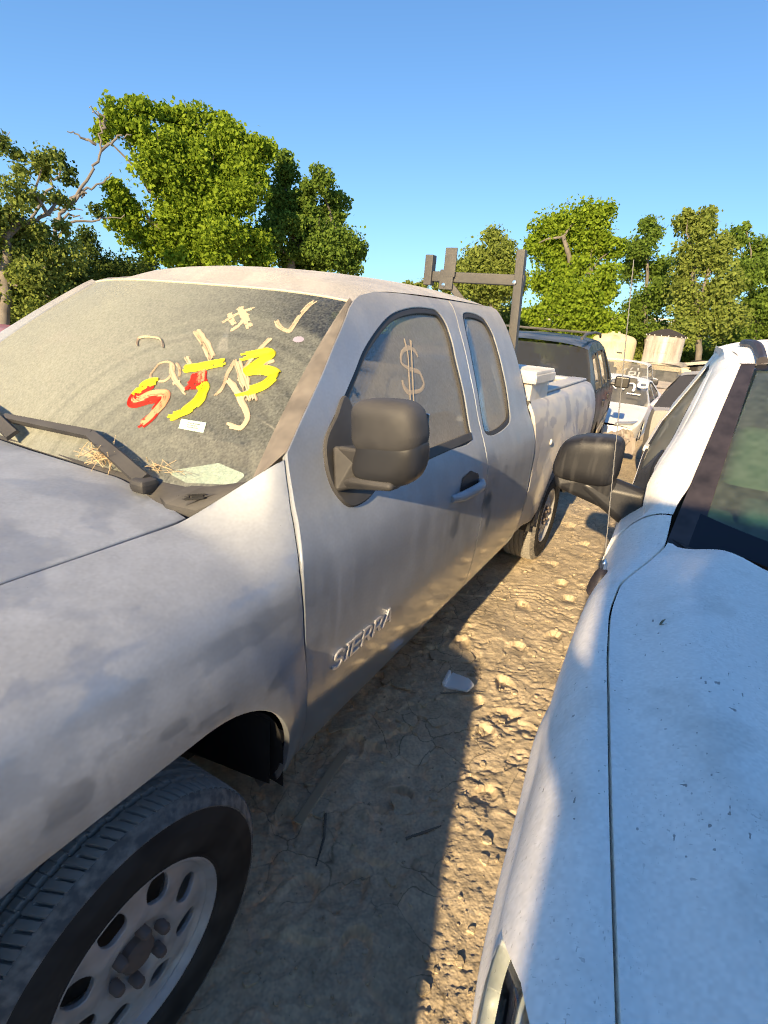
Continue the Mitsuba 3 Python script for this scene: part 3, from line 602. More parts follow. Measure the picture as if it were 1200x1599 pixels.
obj('side_cap', move(lathe([(.0001, .012), (.014, .010), (.020, .003), (.021, 0)], 20, 'x'), t=(.004, 3.12, 1.02)), 'mark_white', BS[0])
obj('mud_flap', move(rbox(.22, .012, .20, .005), rx=.25, t=(-.14, 3.12, .47)), 'dusty_plastic', SP)
# front end (behind the photographer's left, only just outside the frame)
obj('grille', cat_(move(rbox(1.0, .05, .34, .03), t=(XC, -.965, .92)), *[move(rbox(.9, .02, .03, .008), t=(XC, -.995, .80+.07*i)) for i in range(4)]), 'dark_metal', SP)
obj('front_bumper', move(rbox(1.78, .16, .26, .06, 3), t=(XC, -.94, .58)), 'silver', SP, smooth=50)
both('headlight', move(rbox(.30, .08, .22, .03, 3), t=(-.36, -.93, .93)), 'clear_lens', smooth=50)
# wheels
def wheel(parent, cx, cy, cz, R, rim, wdt, side=1, detail=True, nlug=6, holes=8, rot=0.):
    """axle along x; outer face towards +x*side; cx = outer sidewall bulge"""
    wk = numbered(parent+'__wheel')
    hw = wdt/2
    prof = [(rim*.985, hw-.012), (rim+.010, hw-.002), (rim+.016, hw-.004), (rim+.022, hw+.002), (rim+.038, hw+.006), ((R+rim)/2, hw+.008), ((R+rim)/2+.006, hw+.0095), ((R+rim)/2+.010, hw+.008), (R-.036, hw+.002)]
    shp = [(R-.036, hw+.002), (R-.032, hw+.0035), (R-.029, hw+.000), (R-.018, hw-.009), (R-.009, hw-.018), (R-.004, hw-.026)]
    n = 288 if detail else 64
    full = prof+shp[1:]+[(R, hw-.07), (R+.002, 0)]+[(a, -b) for a, b in (prof+shp[1:])[::-1]]
    if not detail:
        m = lathe([(a, b) for a, b in full], n, 'x'); v = m.vertices; 
        m = TM(np.c_[v[:, 0], v[:, 1], v[:, 2]], m.faces[:, ::-1]); ty = [('rubber', m)]
    else:
        m1 = lathe(prof, n, 'x'); m2 = lathe([(a, -b) for a, b in (prof+shp[1:])[::-1]], n, 'x')
        sh_ = lathe(shp, 288, 'x'); sh_ = TM(sh_.vertices, sh_.faces[:, ::-1])
        # tread: grooves and sipes
        xs = np.linspace(hw-.022, -hw+.022, 67); nn = 1488; th = np.arange(nn)/nn*2*np.pi
        X, TH = np.meshgrid(xs, th, indexing='ij'); gr = np.zeros_like(X)
        for gx in (-.052, -.017, .017, .052): gr = np.maximum(gr, np.clip(1.7-np.abs(X-gx+.0018*np.sign(np.sin(TH*56))*(abs(gx) > .03))/.0038, 0, 1))
        ph = TH*104/(2*np.pi)
        sh = np.clip(1.6-np.abs(((ph+.9*(np.abs(X)-.06)/.04*.8) % 1)-.5)*2/.17, 0, 1)*(np.abs(X) > .058+.010*(np.floor(ph) % 2))
        sh2 = np.clip(1.5-np.abs(((ph+.5+X*9) % 1)-.5)*2/.10, 0, 1)*(np.abs(X) < .046)*.30
        gr = np.maximum(gr, np.maximum(sh, sh2)); RR = R+.001-.0100*gr-.012*(np.abs(X)/hw)**6
        V = np.stack([X, RR*np.cos(TH), RR*np.sin(TH)], -1).reshape(-1, 3); F = []
        i, j = np.meshgrid(np.arange(len(xs)-1), np.arange(nn), indexing='ij'); a = (i*nn+j).ravel(); b = (i*nn+(j+1) % nn).ravel()
        m3 = TM(V, np.vstack([np.stack([a, b, b+nn], 1), np.stack([a, b+nn, a+nn], 1)])[:, ::-1])
        ty = [('rubber', TM(np.vstack([m1.vertices, m2.vertices]), np.vstack([m1.faces, m2.faces+len(m1.vertices)])[:, ::-1])), ('tread_rubber', m3), ('shoulder_rubber', sh_)]
    # rim: dished disc with oval holes, built as a panel on a cone-like surface
    def disc(P):
        r = np.hypot(P[:, 0], P[:, 1])/rim
        x = hw-.010-.020*smst(1.0, .88, r)+.012*smst(.85, .5, r)-.020*smst(.42, .26, r)+.0035*np.cos(holes*(np.arctan2(P[:, 1], P[:, 0])-rot)+np.pi)*smst(.95, .8, r)*smst(.40, .55, r)
        return np.stack([x, P[:, 0]*1., P[:, 1]*1.], 1)
    pol = Point(0, 0).buffer(rim*.94, 48)
    for k in range(holes):
        a = rot+k*2*np.pi/holes
        pol = pol.difference(affinity.translate(affinity.rotate(affinity.scale(Point(0, 0).buffer(1, 16), .030*rim/.2, .029*rim/.2), math.degrees(a), origin=(0, 0)), .70*rim*math.cos(a), .70*rim*math.sin(a)))
    pol = pol.difference(Point(0, 0).buffer(rim*.19))
    dm = panel(pol, disc, .006 if detail else .03, .012, .002)
    lip = lathe([(rim*.93, hw-.024), (rim*.97, hw-.016), (rim*1.01, hw-.004), (rim*1.03, hw-.004), (rim*1.035, hw-.02)], n if detail else 48, 'x'); lip = TM(lip.vertices, lip.faces[:, ::-1])
    brl = lathe([(rim*.94, hw-.02), (rim*.90, hw-.07), (rim*.90, -hw+.03)], 48, 'x')
    rm = cat_(dm, lip, brl)
    pos = dict(t=(cx-side*(hw+.006), cy, cz)) 
    def put(m): return move(m, s=(side, 1, 1), **pos)
    for i, (mt, m) in enumerate(ty): obj(('tyre', 'tread', 'shoulder')[i], put(m), mt, wk, smooth=25 if i == 1 else 40)
    obj('rim', put(rm), 'alloy', wk, smooth=45)
    obj('hub', put(cat_(lathe([(rim*.20, hw-.045), (rim*.19, hw-.02), (rim*.13, hw-.012), (.0005, hw-.012)], 24, 'x'), move(lathe([(rim*.9, -.02), (.0005, -.02)], 32, 'x'), t=(-.01, 0, 0)))), 'rust' , wk)
    if detail:
        for k in range(nlug):
            a = k*2*np.pi/nlug+.3; q = .062
            obj('lug_nut', put(move(lathe([(.0135, 0), (.013, .022), (.009, .030), (.0005, .032)], 10, 'x'), t=(hw-.030, q*math.cos(a), q*math.sin(a)))), 'rust', wk)
    return wk
scene['emblem'] = prin((.62, .62, .64), .28, .5)
scene['red_lens'] = prin((.45, .02, .02), .15, 0, clearcoat=1.)
scene['clear_lens'] = prin((.55, .57, .58), .12, .6)
wheel(SP, .006, .02, .352, .364, .205, .255, 1, True, holes=8, rot=.33)
wheel(SP, 2*XC+.004, .02, .345, .350, .205, .255, -1, False)
wheel(SP, -.020, 3.645, .352, .362, .205, .255, 1, True, holes=8, rot=.1)
wheel(SP, 2*XC+.02, 3.645, .352, .362, .205, .255, -1, False)
# ---------------- ground ----------------
def slope(y): 
    y = np.asarray(y, float); a = np.clip(y-5, 0, None); return -.038*a*np.where(a < 28, 1, 0)-np.where(a >= 28, .038*28+.008*np.clip(a-28, 0, 30), 0)
def worley(P, cell, seed):
    P = np.asarray(P)/cell; b = np.floor(P).astype(int); best = np.full(len(P), 9.); sec = np.full(len(P), 9.); idv = np.zeros(len(P))
    for i in (-1, 0, 1):
        for j in (-1, 0, 1):
            c = b+[i, j]; q = np.c_[c, np.zeros(len(c), int)].astype(float)+.5
            r1 = meshkit.noise(q*1.0+.5, seed); r2 = meshkit.noise(q+.5, seed+11); r3 = meshkit.noise(q+.5, seed+23)
            d = np.hypot(c[:, 0]+r1-P[:, 0], c[:, 1]+r2-P[:, 1])
            m = d < best; sec = np.where(m, best, np.minimum(sec, d)); idv = np.where(m, r3, idv); best = np.where(m, d, best)
    return best, sec, idv
def axis_lines(segs):
    out = [segs[0][0]]
    for a, b, st in segs: out += list(np.linspace(a, b, max(2, int(round((b-a)/st))+1))[1:])
    return np.array(out)
gx = axis_lines([(-400, -40, 60), (-40, -8, 4), (-8, -2.4, .35), (-2.4, -.35, .08), (-.35, .75, .0085), (.75, 1.0, .03), (1.0, 4, .2), (4, 30, 3), (30, 400, 60)])
gy = axis_lines([(-300, -30, 50), (-30, -4, 2), (-4, .2, .12), (.2, 3.4, .0085), (3.4, 6.0, .016), (6, 12, .06), (12, 40, .5), (40, 60, 4), (60, 500, 60)])
GX, GY = np.meshgrid(gx, gy, indexing='ij'); GP = np.c_[GX.ravel(), GY.ravel()]
near = (GP[:, 0] > -.9) & (GP[:, 0] < 1.1) & (GP[:, 1] > -.3) & (GP[:, 1] < 13)
h = np.zeros(len(GP)); Pn = GP[near]; P3 = np.c_[Pn, np.zeros(len(Pn))]
wv = P3+.06*(np.stack([meshkit.fbm(P3*6, 3, 5), meshkit.fbm(P3*6+9, 3, 6), 0*Pn[:, 0]], 1)-.5)
b1, s1, i1 = worley(wv[:, :2]*[1, 1], .20, 3); b2, s2, i2 = worley(wv[:, :2]+.03*meshkit.fbm(P3*14, 3, 8)[:, None], .085, 7)
rid = lambda k, sd: 1-2*np.abs(meshkit.fbm(wv*k, 3, sd)-.5)
sh_w = np.clip((.42-.16*(Pn[:, 1]-.5)-Pn[:, 0])/.2, 0, 1)*np.clip((2.8-Pn[:, 1])/.6, 0, 1)
hh = .035*(meshkit.fbm(P3*2.2, 3, 1)-.5)+(.014+.016*sh_w)*(meshkit.fbm(P3*9, 4, 2)-.5)+(.0055+.0095*sh_w)*(meshkit.fbm(P3*38, 3, 4)-.5)-.009*np.clip((rid(9, 61)-.92)/.08, 0, 1)*np.clip(5*(meshkit.fbm(P3*2.5, 2, 63)-.42), 0, 1)-.005*np.clip((rid(24, 62)-.92)/.08, 0, 1)*np.clip(5*(meshkit.fbm(P3*3.5, 2, 64)-.45), 0, 1)
edge1 = np.clip((s1-b1)/.05, 0, 1); edge2 = np.clip((s2-b2)/.10, 0, 1)
hh += (.010+.012*sh_w)*(i1-.5)*edge1**.6+(.003+.004*sh_w)*edge1**.5-.006 + .003*(i2-.5)*np.clip(edge2*3, 0, 1)*np.clip(6*(meshkit.fbm(P3*3, 2, 12)-.45), 0, 1)
# scalloped ripples and tyre ribs in the strip between the trucks, and foot prints
rg = np.random.default_rng(11)
def stamp(cx, cy, ang, L=.29, W=.105, dep=.022, half=False):
    dx, dy = Pn[:, 0]-cx, Pn[:, 1]-cy; c, s = math.cos(ang), math.sin(ang); u = (dx*c+dy*s)/(L/2); v = (-dx*s+dy*c)/(W/2*(1-.18*np.clip((dx*c+dy*s)/(L/2), -1, 1)))
    u = u+.10*(meshkit.fbm(P3*25, 2, 3)-.5); r = (np.abs(u)**3+np.abs(v)**3)**(1/3)
    ins = np.clip((1.0-r)/.10, 0, 1); rim_ = np.exp(-((r-1.12)/.16)**2)
    tread = .0016*np.sin(u*24+2*v*v)*(r < .9)*(meshkit.fbm(P3*12, 2, 31) > .5)
    k = np.clip(.10+.9*u, 0, 1)**1.3*1.15 if half else 1
    return (-dep*ins*k+.004*rim_*np.clip(.4+.6*u, 0, 1)+tread*ins)
for cx, cy, an in [(.32, 1.45, 1.9), (.40, 1.12, 1.2), (.30, 1.86, 2.3), (.20, 2.20, 1.4), (.12, 2.72, 1.8), (.34, 2.45, 1.1), (-.02, 1.35, 1.7), (.08, .95, 1.1), (-.10, .62, 2.1), (.22, 3.2, 1.5), (.05, 3.5, 1.2), (.18, .55, 1.6), (.33, 3.0, 2.0), (.2, 4.1, 1.4), (.02, 4.5, 1.8), (.28, 1.66, .6), (-.20, 1.85, 1.3), (.02, 1.10, 2.4), (.12, 1.62, .9), (-.14, 1.05, 1.8), (.20, .85, 2.6), (.05, .45, 1.4), (.30, .40, 2.0), (-.05, 2.05, 2.2), (-.3, 1.5, 1.2)]:
    hh += stamp(cx, cy, an+rg.normal()*.2, dep=.022+.012*rg.random(), half=True)
tr = np.exp(-((Pn[:, 0]-.12)/.16)**4)*(Pn[:, 1] > 2.3)
hh += tr*.0042*np.sin(2*np.pi*(Pn[:, 1]+.6*np.abs(Pn[:, 0]-.12)+.02*meshkit.fbm(P3*9, 3, 44))/.055)*np.clip(2.4*(meshkit.fbm(P3*3, 3, 45)-.33), 0, 1)
fade = np.clip((13-Pn[:, 1])/5, 0, 1)*np.clip((Pn[:, 0]+.9)/.2, 0, 1)
h[near] = hh*fade
far_ = ~near
h[far_] += .03*(meshkit.fbm(np.c_[GP[far_]*.8, np.zeros(far_.sum())], 3, 9)-.5)*np.clip(8-np.abs(GP[far_, 0]), 0, 1)
zz_ = slope(GP[:, 1])+h
nx_, ny_ = len(gx), len(gy); i, j = np.meshgrid(np.arange(nx_-1), np.arange(ny_-1), indexing='ij'); a = (i*ny_+j).ravel()
ground = TM(np.c_[GP, zz_], np.vstack([np.stack([a, a+ny_, a+ny_+1], 1), np.stack([a, a+ny_+1, a+1], 1)]))
obj('ground', ground, 'sand', smooth=True, kind='structure')
def gz(x, y):
    ii = np.clip(np.searchsorted(gx, x)-1, 0, nx_-2); jj = np.clip(np.searchsorted(gy, y)-1, 0, ny_-2); return float(zz_.reshape(nx_, ny_)[ii:ii+2, jj:jj+2].max())
# crust plates, sticks, the broken piece of white plastic
def plate(cx, cy, r, seed, th=.008, mat='sand', tilt=.05, z=None, **kw):
    rg = np.random.default_rng(seed); n = 13; a = np.arange(n)/n*2*np.pi; q = r*(.65+.55*rg.random(n))
    p = np.c_[q*np.cos(a), q*np.sin(a)*(.6+.3*rg.random())]; pol = Polygon(p).buffer(-.1*r).buffer(.1*r)
    m = trimesh.creation.extrude_polygon(pol, th, engine='earcut'); v = np.array(m.vertices); v[:, 2] += tilt*v[:, 0]+.004*np.sin(v[:, 1]*40)
    z = gz(cx, cy)-.003 if z is None else z
    return move(TM(v, m.faces), rz=rg.random()*6.28, t=(cx, cy, z))
for k, (cx, cy, r) in enumerate([(-.08, 1.98, .13), (-.22, 2.05, .10), (.02, 1.52, .10), (-.04, 1.40, .07), (-.20, 1.62, .09), (.07, 1.25, .08), (-.25, 1.2, .08), (-.12, .80, .07), (.08, .72, .06), (.16, .98, .05)]):
    obj('mud_plate', plate(cx, cy, r, 40+k, .005+.002*(k % 3), tilt=.05*(-1)**k), 'sand', label=('broad flat flake of dried mud under the silver truck door' if k == 0 else None) or ['', 'flat mud flake close under the sill of the silver truck', 'curled mud flake just nearer than the white plastic shard', 'small mud flake beside the curled one near the white shard', 'mud flake in the shade left of the curled flakes', 'loose mud flake in the middle of the shaded ground', 'mud flake close behind the front tyre', 'mud flake in the deep shade beside the front tyre', 'small mud flake in the shade at the bottom of the picture', 'smallest mud flake near the edge of the shade'][k], cat='mud flake', group='dried mud flakes on the shaded ground')
wp_ = Polygon([(-.062, -.058), (.060, -.045), (.078, .012), (.040, .048), (-.050, .062)]).buffer(-.006).buffer(.006)
wm_ = trimesh.creation.extrude_polygon(wp_, .010, engine='earcut'); wm2 = move(rbox(.016, .11, .035, .006), t=(-.062, 0, .012))
obj('plastic_shard', move(cat_(TM(wm_.vertices, wm_.faces), wm2), rx=.08, ry=-.10, rz=.1, t=(.06, 1.765, gz(.06, 1.765)+.012)), 'shard_white', label='broken white plastic piece lying on the shaded ground', cat='plastic piece')
scene['shard_white'] = prin((.86, .87, .87), .5)
for k, (x0, y0, x1, y1, r, lab) in enumerate([(-.116, .706, -.167, 1.09, .012, 'flat weathered board strip on the ground behind the front tyre'), (-.06, .80, .03, .62, .005, 'thin dark stick lying in the shade near the tyre'), (.02, 1.64, .19, 1.80, .004, 'pale twig beside the white plastic piece'), (.24, .86, .32, .98, .006, 'short dark twig at the edge of the shade')]):
    p0, p1 = np.array([x0, y0, gz(x0, y0)+r*.4]), np.array([x1, y1, gz(x1, y1)+r*.4]); d = p1-p0; Lg = np.linalg.norm(d)
    m = move(rbox(Lg, 2*r*1.6, max(.007, r*.5), .003), ry=-math.asin(d[2]/Lg), rz=math.atan2(d[1], d[0]), t=tuple((p0+p1)/2)) if r > .01 else tube([p0, (p0+p1)/2+[.008, .006, .003], p1], [r, r*.9, r*.5], 6)
    obj('wood_strip' if r > .01 else 'twig', m, 'wood_grey' if r > .01 else ('bark' if k % 2 else 'grey_bark'), label=lab, cat='wood' if r > .01 else 'twig')
scene['wood_grey'] = prin((.46, .37, .25), .95)
rg = np.random.default_rng(5); bits = []
for k in range(420):
    x, y = rg.uniform(-.33, .72), .25+4*rg.random()**1.6; r = .0025+.006*rg.random()**3
    s_ = trimesh.creation.icosphere(subdivisions=0); bits.append(move(TM(s_.vertices*r*rg.uniform(.6, 1.3, 3), s_.faces), t=(x, y, gz(x, y)+r*.2)))
obj('pebbles', cat_(bits), 'pebble', smooth=False, label='small pebbles and clods scattered over the sandy ground', cat='pebbles', kind='stuff')
scene['pebble'] = prin((.40, .33, .24), .95)
rg = np.random.default_rng(15); fl_ = []
for k in range(200):
    x, y = rg.uniform(-.35, .70), .25+4.2*rg.random()**1.5; r = .006+.018*rg.random()**2.2; n_ = 7; a_ = np.arange(n_)/n_*2*np.pi; q_ = r*(.6+.6*rg.random(n_))
    V = np.vstack([np.c_[q_*np.cos(a_), q_*np.sin(a_)*.75, np.full(n_, .004+.10*r)], np.c_[q_*np.cos(a_)*1.08, q_*np.sin(a_)*.8, np.full(n_, -.004)], [[0, 0, .004+.12*r]]]); V[:, 2] += rg.normal()*.12*V[:, 0]+rg.normal()*.12*V[:, 1]
    i_ = np.arange(n_); j_ = (i_+1) % n_; F = np.vstack([np.stack([i_, j_, np.full(n_, 2*n_)], 1), np.stack([i_, n_+i_, n_+j_], 1), np.stack([i_, n_+j_, j_], 1)])
    fl_.append(move(TM(V, F), rz=rg.random()*6.28, t=(x, y, gz(x, y)+.001)))
obj('mud_crumbs', cat_(fl_), 'sand', smooth=False, label='small broken crumbs and flakes of dried mud strewn over the ground', cat='mud crumbs', kind='stuff')
# straw caught at the wiper and on the cowl
rg = np.random.default_rng(8); st = []
for k in range(46):
    c = np.array([-.70, .49, 1.262])+rg.normal(size=3)*[.035, .012, .008]; d = np.array([.35, .15, .1])*rg.normal() + rg.normal(size=3)*[.5, .3, .25]; d = d/np.linalg.norm(d)*rg.uniform(.02, .065)
    st.append(tube([c-d, c+[0, 0, .008], c+d+[0, 0, .006*rg.normal()]], [.0014, .0014, .0008], 4))
obj('dry_grass', cat_(st), 'straw', label='tuft of dry grass caught under the wiper arm of the silver truck', cat='dry grass', kind='stuff')
st = []
for k in range(24):
    c = np.array([-.50, .535, 1.262])+rg.normal(size=3)*[.045, .008, .004]; d = rg.normal(size=3)*[1, .3, .2]; d = d/np.linalg.norm(d)*rg.uniform(.015, .05)
    st.append(tube([c-d, c+d], [.0012, .0008], 4))
obj('dry_grass', cat_(st), 'straw', label='wisps of dry grass at the foot of the silver truck windshield', cat='dry grass', kind='stuff')
scene['straw'] = prin((.55, .42, .25), .8)

# ---------------- ladder rack and tool box on the silver pickup ----------------
LR = 'ladder_rack'
tag(LR, 'black steel ladder rack standing behind the cab of the silver truck', 'ladder rack')
bar = lambda a, b, w, d: (lambda p, q: move(rbox(np.linalg.norm(q-p), w, d, .006), ry=-math.asin((q-p)[2]/np.linalg.norm(q-p)), rz=math.atan2((q-p)[1], (q-p)[0]), t=tuple((p+q)/2)))(np.array(a, float), np.array(b, float))
obj('post', move(rbox(.050, .050, .80, .006), ry=-.055, t=(-.262, 2.83, 1.71)), 'rack_paint', LR)
obj('post_base', move(rbox(.13, .14, .012, .004), t=(-.22, 2.85, 1.328)), 'rack_paint', LR)
obj('crossbar', move(rbox(.61, .05, .058, .006), t=(-.552, 2.845, 1.952)), 'rack_paint', LR)
obj('end_stub', move(rbox(.052, .056, .17, .006), t=(-.842, 2.83, 1.985)), 'rack_paint', LR)
obj('clamp_plate', move(rbox(.075, .012, .16, .004), t=(-.70, 2.805, 2.03)), 'rack_paint', LR)
obj('clamp_plate', move(rbox(.088, .016, .11, .004), t=(-.715, 2.808, 1.935)), 'rack_paint', LR)
obj('brace', bar((-.70, 2.83, 1.91), (-.52, 2.9, 1.72), .04, .04), 'rack_paint', LR)
for x, z in ((-.29, 1.938), (-.725, 1.905)): obj('bolt', move(lathe([(.012, 0), (.011, .008), (.0005, .009)], 10), rx=math.pi/2, t=(x, 2.80, z)), 'chrome', LR)
TB = 'tool_box'
tag(TB, 'white steel tool box lying across the front of the silver truck bed', 'tool box')
obj('body', move(rbox(1.70, .42, .20, .012), t=(-.955, 3.06, 1.33)), 'box_white', TB)
obj('lid', move(rbox(1.74, .46, .035, .012), t=(-.955, 3.06, 1.451)), 'box_white', TB)
obj('lid_flange', cat_(move(rbox(.012, .47, .05, .004), t=(-.085, 3.06, 1.42)), move(rbox(1.74, .010, .05, .004), t=(-.955, 2.825, 1.42))), 'box_white', TB)
obj('latch', move(rbox(.05, .012, .07, .005), t=(-.35, 2.832, 1.40)), 'chrome', TB)
scene['box_white'] = prin(mikit.proc(lambda p, n, uv: mix(mi.Color3f(.74, .70, .62), mi.Color3f(.52, .46, .36), dr.clip(1.6*(fbm(p.x*8, p.y*8, p.z*8, 3)-.35), 0, 1))), .5)

# ---------------- white pickup (right) ----------------
WP = 'pickup_truck_001'
tag(WP, 'white pickup with black towing mirror and tall whip antenna, close on the right', 'pickup truck')
XW = 1.62
_xh = PchipInterpolator([-.45, -.3, -.03, .166, .415, .6, .775, .86, .94, 1.05, 1.166, 1.30], [.95, .885, .825, .786, .742, .712, .694, .695, .712, .745, .772, .768])
_zh = PchipInterpolator([-.45, -.3, -.03, .166, .415, .775, .94, 1.166, 1.30], [.98, 1.045, 1.09, 1.112, 1.128, 1.145, 1.155, 1.190, 1.262])
_xs = PchipInterpolator([-.45, -.3, -.1, .1, .4, .65, 1.25, 2.0, 6.], [.86, .775, .715, .685, .655, .628, .610, .604, .604])
def wfender(P):
    y, v = P[:, 0], P[:, 1]
    xs, xh, zh = _xs(y), _xh(np.clip(y, -.45, 1.30)), _zh(np.clip(y, -.45, 1.30))
    low = np.clip(v/.6, 0, 1); th = np.clip((v-.6)/.4, 0, 1)*np.pi/2
    zl = .42+(.93-.42)*low; xl_ = xs+.07*(1-low)**2
    z = np.where(v < .6, zl, .93+(zh-.93)*np.sin(th)**1.0); x = np.where(v < .6, xl_, xs+(xh-xs)*(1-np.cos(th))**1.15)
    d = squircle_d(y, z, .42, .37, .47, .80, .36)
    x = x-.02*(1-smst(.03, .16, d))*smst(.95, .85, z)
    return np.stack([x, y, z], 1)
_T = PchipInterpolator([.38, .45, .6, .85, 1.0, 1.12, 1.2, 1.24, 1.3, 1.4, 1.5, 1.6, 1.66, 1.70, 1.722, 1.735], [.69, .655, .63, .612, .610, .605, .602, .604, .632, .678, .725, .768, .795, .82, .86, .95])
def wcab(P):
    y, z = P[:, 0], P[:, 1]
    return np.stack([_T(np.clip(z, .38, 1.735))+.05*smst(2.2, 1.4, y)*smst(1.12, 1.22, z)+.158*smst(1.75, 1.30, y)*smst(1.32, 1.20, z)*(1-np.sqrt(1-np.clip((z-.93)/.317, 0, 1)**2))**1.15*.8, y, z], 1)
def wws(P):
    s, t = P[:, 0], P[:, 1]
    B = np.stack([XW+.845*s, .99+.21*s*s, 1.165+.025*s**4], 1); Tt = np.stack([XW+.762*s, 1.80+.09*s*s, 1.672-.024*s**4], 1)
    return B*(1-t[:, None])+Tt*t[:, None]+np.array([0, -.5, .85])*(.02*4*t*(1-t))[:, None]
def whood(P):
    s, y = P[:, 0], P[:, 1]
    xh = _xh(np.clip(y, -.45, 1.30)); zh = _zh(np.clip(y, -.45, 1.30)); x = XW+(XW-xh)*s*(-1)*-1
    u = 1-np.abs(s)
    d = np.abs(x-(xh if True else 0))
    dl = (XW-xh)*u
    z = zh+.040*smst(.02, .14, dl)+.018*smst(.15, .8, dl)-.02*smst(.0, .012, .012-dl)
    z = z-.06*smst(-.1, -.42, y)
    return np.stack([x, y, z], 1)
farch = shapely.box(-.05, -.5, .89, .45)
# fender panel in (y, v)
fp = Polygon([(-.40, .25), (-.40, 1.0), (1.265, 1.0), (1.262, .02), (.92, .02), (.90, .35), (.78, .45), (.42, .48), (.06, .45), (-.06, .35), (-.07, .2)]).buffer(0)
hl = Polygon([(.045, .70), (.02, .62), (-.03, .54), (-.38, .48), (-.38, .985), (-.28, .97), (-.13, .90), (-.02, .80)]).buffer(-.008).buffer(.008)
def W_both(name, mesh, mat, **k):
    a = obj(name, mesh, mat, WP, **k); b = obj(name, mirror(mesh, XW), mat, WP, **k); return a, b
W_both('front_fender', panel(fp.difference(hl.buffer(.004)).buffer(-.002), wfender, .022, .018, .002, flip=True), 'white_paint', smooth=50)
HLk = W_both('headlight', panel(hl, off(wfender, .004, True), .02, .03, .003, flip=True), 'headlight_lens', smooth=50)
for a, m in ((HLk[0], 0), (HLk[1], 1)):
    lam = panel(hl.buffer(-.02), off(wfender, -.035, True), .03, 0, 0, flip=True); r1 = hullpts([(.80, -.20, .93, .05), (.80, -.16, .93, .05)], sub=2)
    obj('reflector', mirror(lam, XW) if m else lam, 'chrome', a); 
scene['headlight_lens'] = {'type': 'thindielectric', 'specular_transmittance': rgb(.9, .92, .9)}
obj('grille', cat_(move(rbox(1.1, .06, .30, .03), t=(XW, -.44, .88)), *[move(rbox(1.0, .02, .035, .008), t=(XW, -.475, .77+.075*i)) for i in range(4)]), 'dark_metal', WP)
obj('front_bumper', move(rbox(1.72, .20, .24, .07, 3), t=(XW, -.38, .56)), 'white_paint', WP, smooth=50)
hv = np.r_[np.linspace(-.44, -.2, 8), np.linspace(-.17, 1.06, 40)]
def whood_m(P): return whood(P)
def hood_rear(s): return 1.165-.22*(1-s*s)
def whood2(P):
    s, t = P[:, 0], P[:, 1]
    y1 = np.where(np.abs(s) > .97, 1.155, .955+.20*np.abs(s)**2.2); y = -.44+(y1+.44)*t
    xh = _xh(y); zh = _zh(y); x = XW+(XW-xh-.0035)*s; dl = (XW-xh)*(1-np.abs(s))
    z = zh+.052*smst(.010, .16, dl)-.010*smst(.17, .26, dl)+.022*smst(.3, .8, dl)-.05*smst(-.15, -.44, y)
    rear_ = smst(.86, 1.1, y)*smst(.25, .05, dl)*.0
    return np.stack([x, y, z+.001-rear_], 1)
ss = np.r_[-1, -.995, -.985, np.linspace(-.97, .97, 75), .985, .995, 1]
hm = grid(whood2, ss, np.linspace(0, 1, 60))
def edge_skirt(fn, P, dep):
    X = fn(P); N = fnormal(fn, P); n = len(X); V = np.vstack([X, X-np.array([0, 0, dep])]); i = np.arange(n-1)
    return TM(V, np.vstack([np.stack([i, i+1, n+i+1], 1), np.stack([i, n+i+1, n+i], 1), np.stack([i, n+i+1, i+1], 1), np.stack([i, n+i, n+i+1], 1)]))
tl = np.linspace(0, 1, 60)
obj('hood', cat_(hm, edge_skirt(whood2, np.c_[np.full(60, -1.), tl], .025), edge_skirt(whood2, np.c_[np.full(60, 1.), tl], .025)), 'white_paint', WP, smooth=50)
W_both('hood_gap', grid(lambda P: np.stack([_xh(P[:, 0])+(P[:, 1]-.5)*.03, P[:, 0], _zh(P[:, 0])-.020], 1), np.linspace(-.44, 1.17, 40), np.linspace(0, 1, 3), True), 'black')
wsk = obj('windshield', grid(wws, np.linspace(-.93, .93, 41), np.linspace(.0, .97, 31)), 'green_glass', WP, smooth=60)
def frit():
    t = np.linspace(-.03, 1.0, 30); m = []
    for sg in (-1, 1):
        f = lambda P: wws(np.c_[sg*P[:, 0], P[:, 1]])+[0, 0, .0]
        w = .085-.03*t
        A = wws(np.c_[sg*(np.full(30, 1.0)), t])+[0, -.002, .004]; B = wws(np.c_[sg*(1.0-w), t])+[0, -.002, .004]; C = wws(np.c_[sg*(1.0-w), t])-[0, 0, .008]
        V = np.vstack([A, B, C]); i = np.arange(29); F = np.vstack([np.stack([i, i+1, 30+i+1], 1), np.stack([i, 30+i+1, 30+i], 1), np.stack([30+i, 30+i+1, 60+i+1], 1), np.stack([30+i, 60+i+1, 60+i], 1)])
        m.append(TM(V, F if sg < 0 else F[:, ::-1]))
    return m
for _f in frit(): obj('frit_border', _f, 'frit', wsk)
def frit_h():
    s = np.linspace(-.94, .94, 50)
    out = []
    for t0, t1 in ((-.015, .11), (.945, .985)):
        tt0 = np.full(50, t0); tt1 = np.full(50, t1)+(.03*s**4 if t0 < .5 else 0)
        A, B = wws(np.c_[s, tt0])+[0, -.002, .0045], wws(np.c_[s, tt1])+[0, -.002, .0045]
        V = np.vstack([A, B]); i = np.arange(49); out.append(TM(V, np.vstack([np.stack([i, i+1, 50+i+1], 1), np.stack([i, 50+i+1, 50+i], 1)])))
    return out
for _f in frit_h(): obj('frit_border', _f, 'frit_dark', wsk)
scene['frit'] = prin(mikit.proc(lambda p, n, uv: mix(mi.Color3f(.018, .016, .018), mi.Color3f(.065, .055, .060), fbm(p.x*30, p.y*20, p.z*30, 3))), .45)
scene['frit_dark'] = prin((.014, .015, .020), .25)
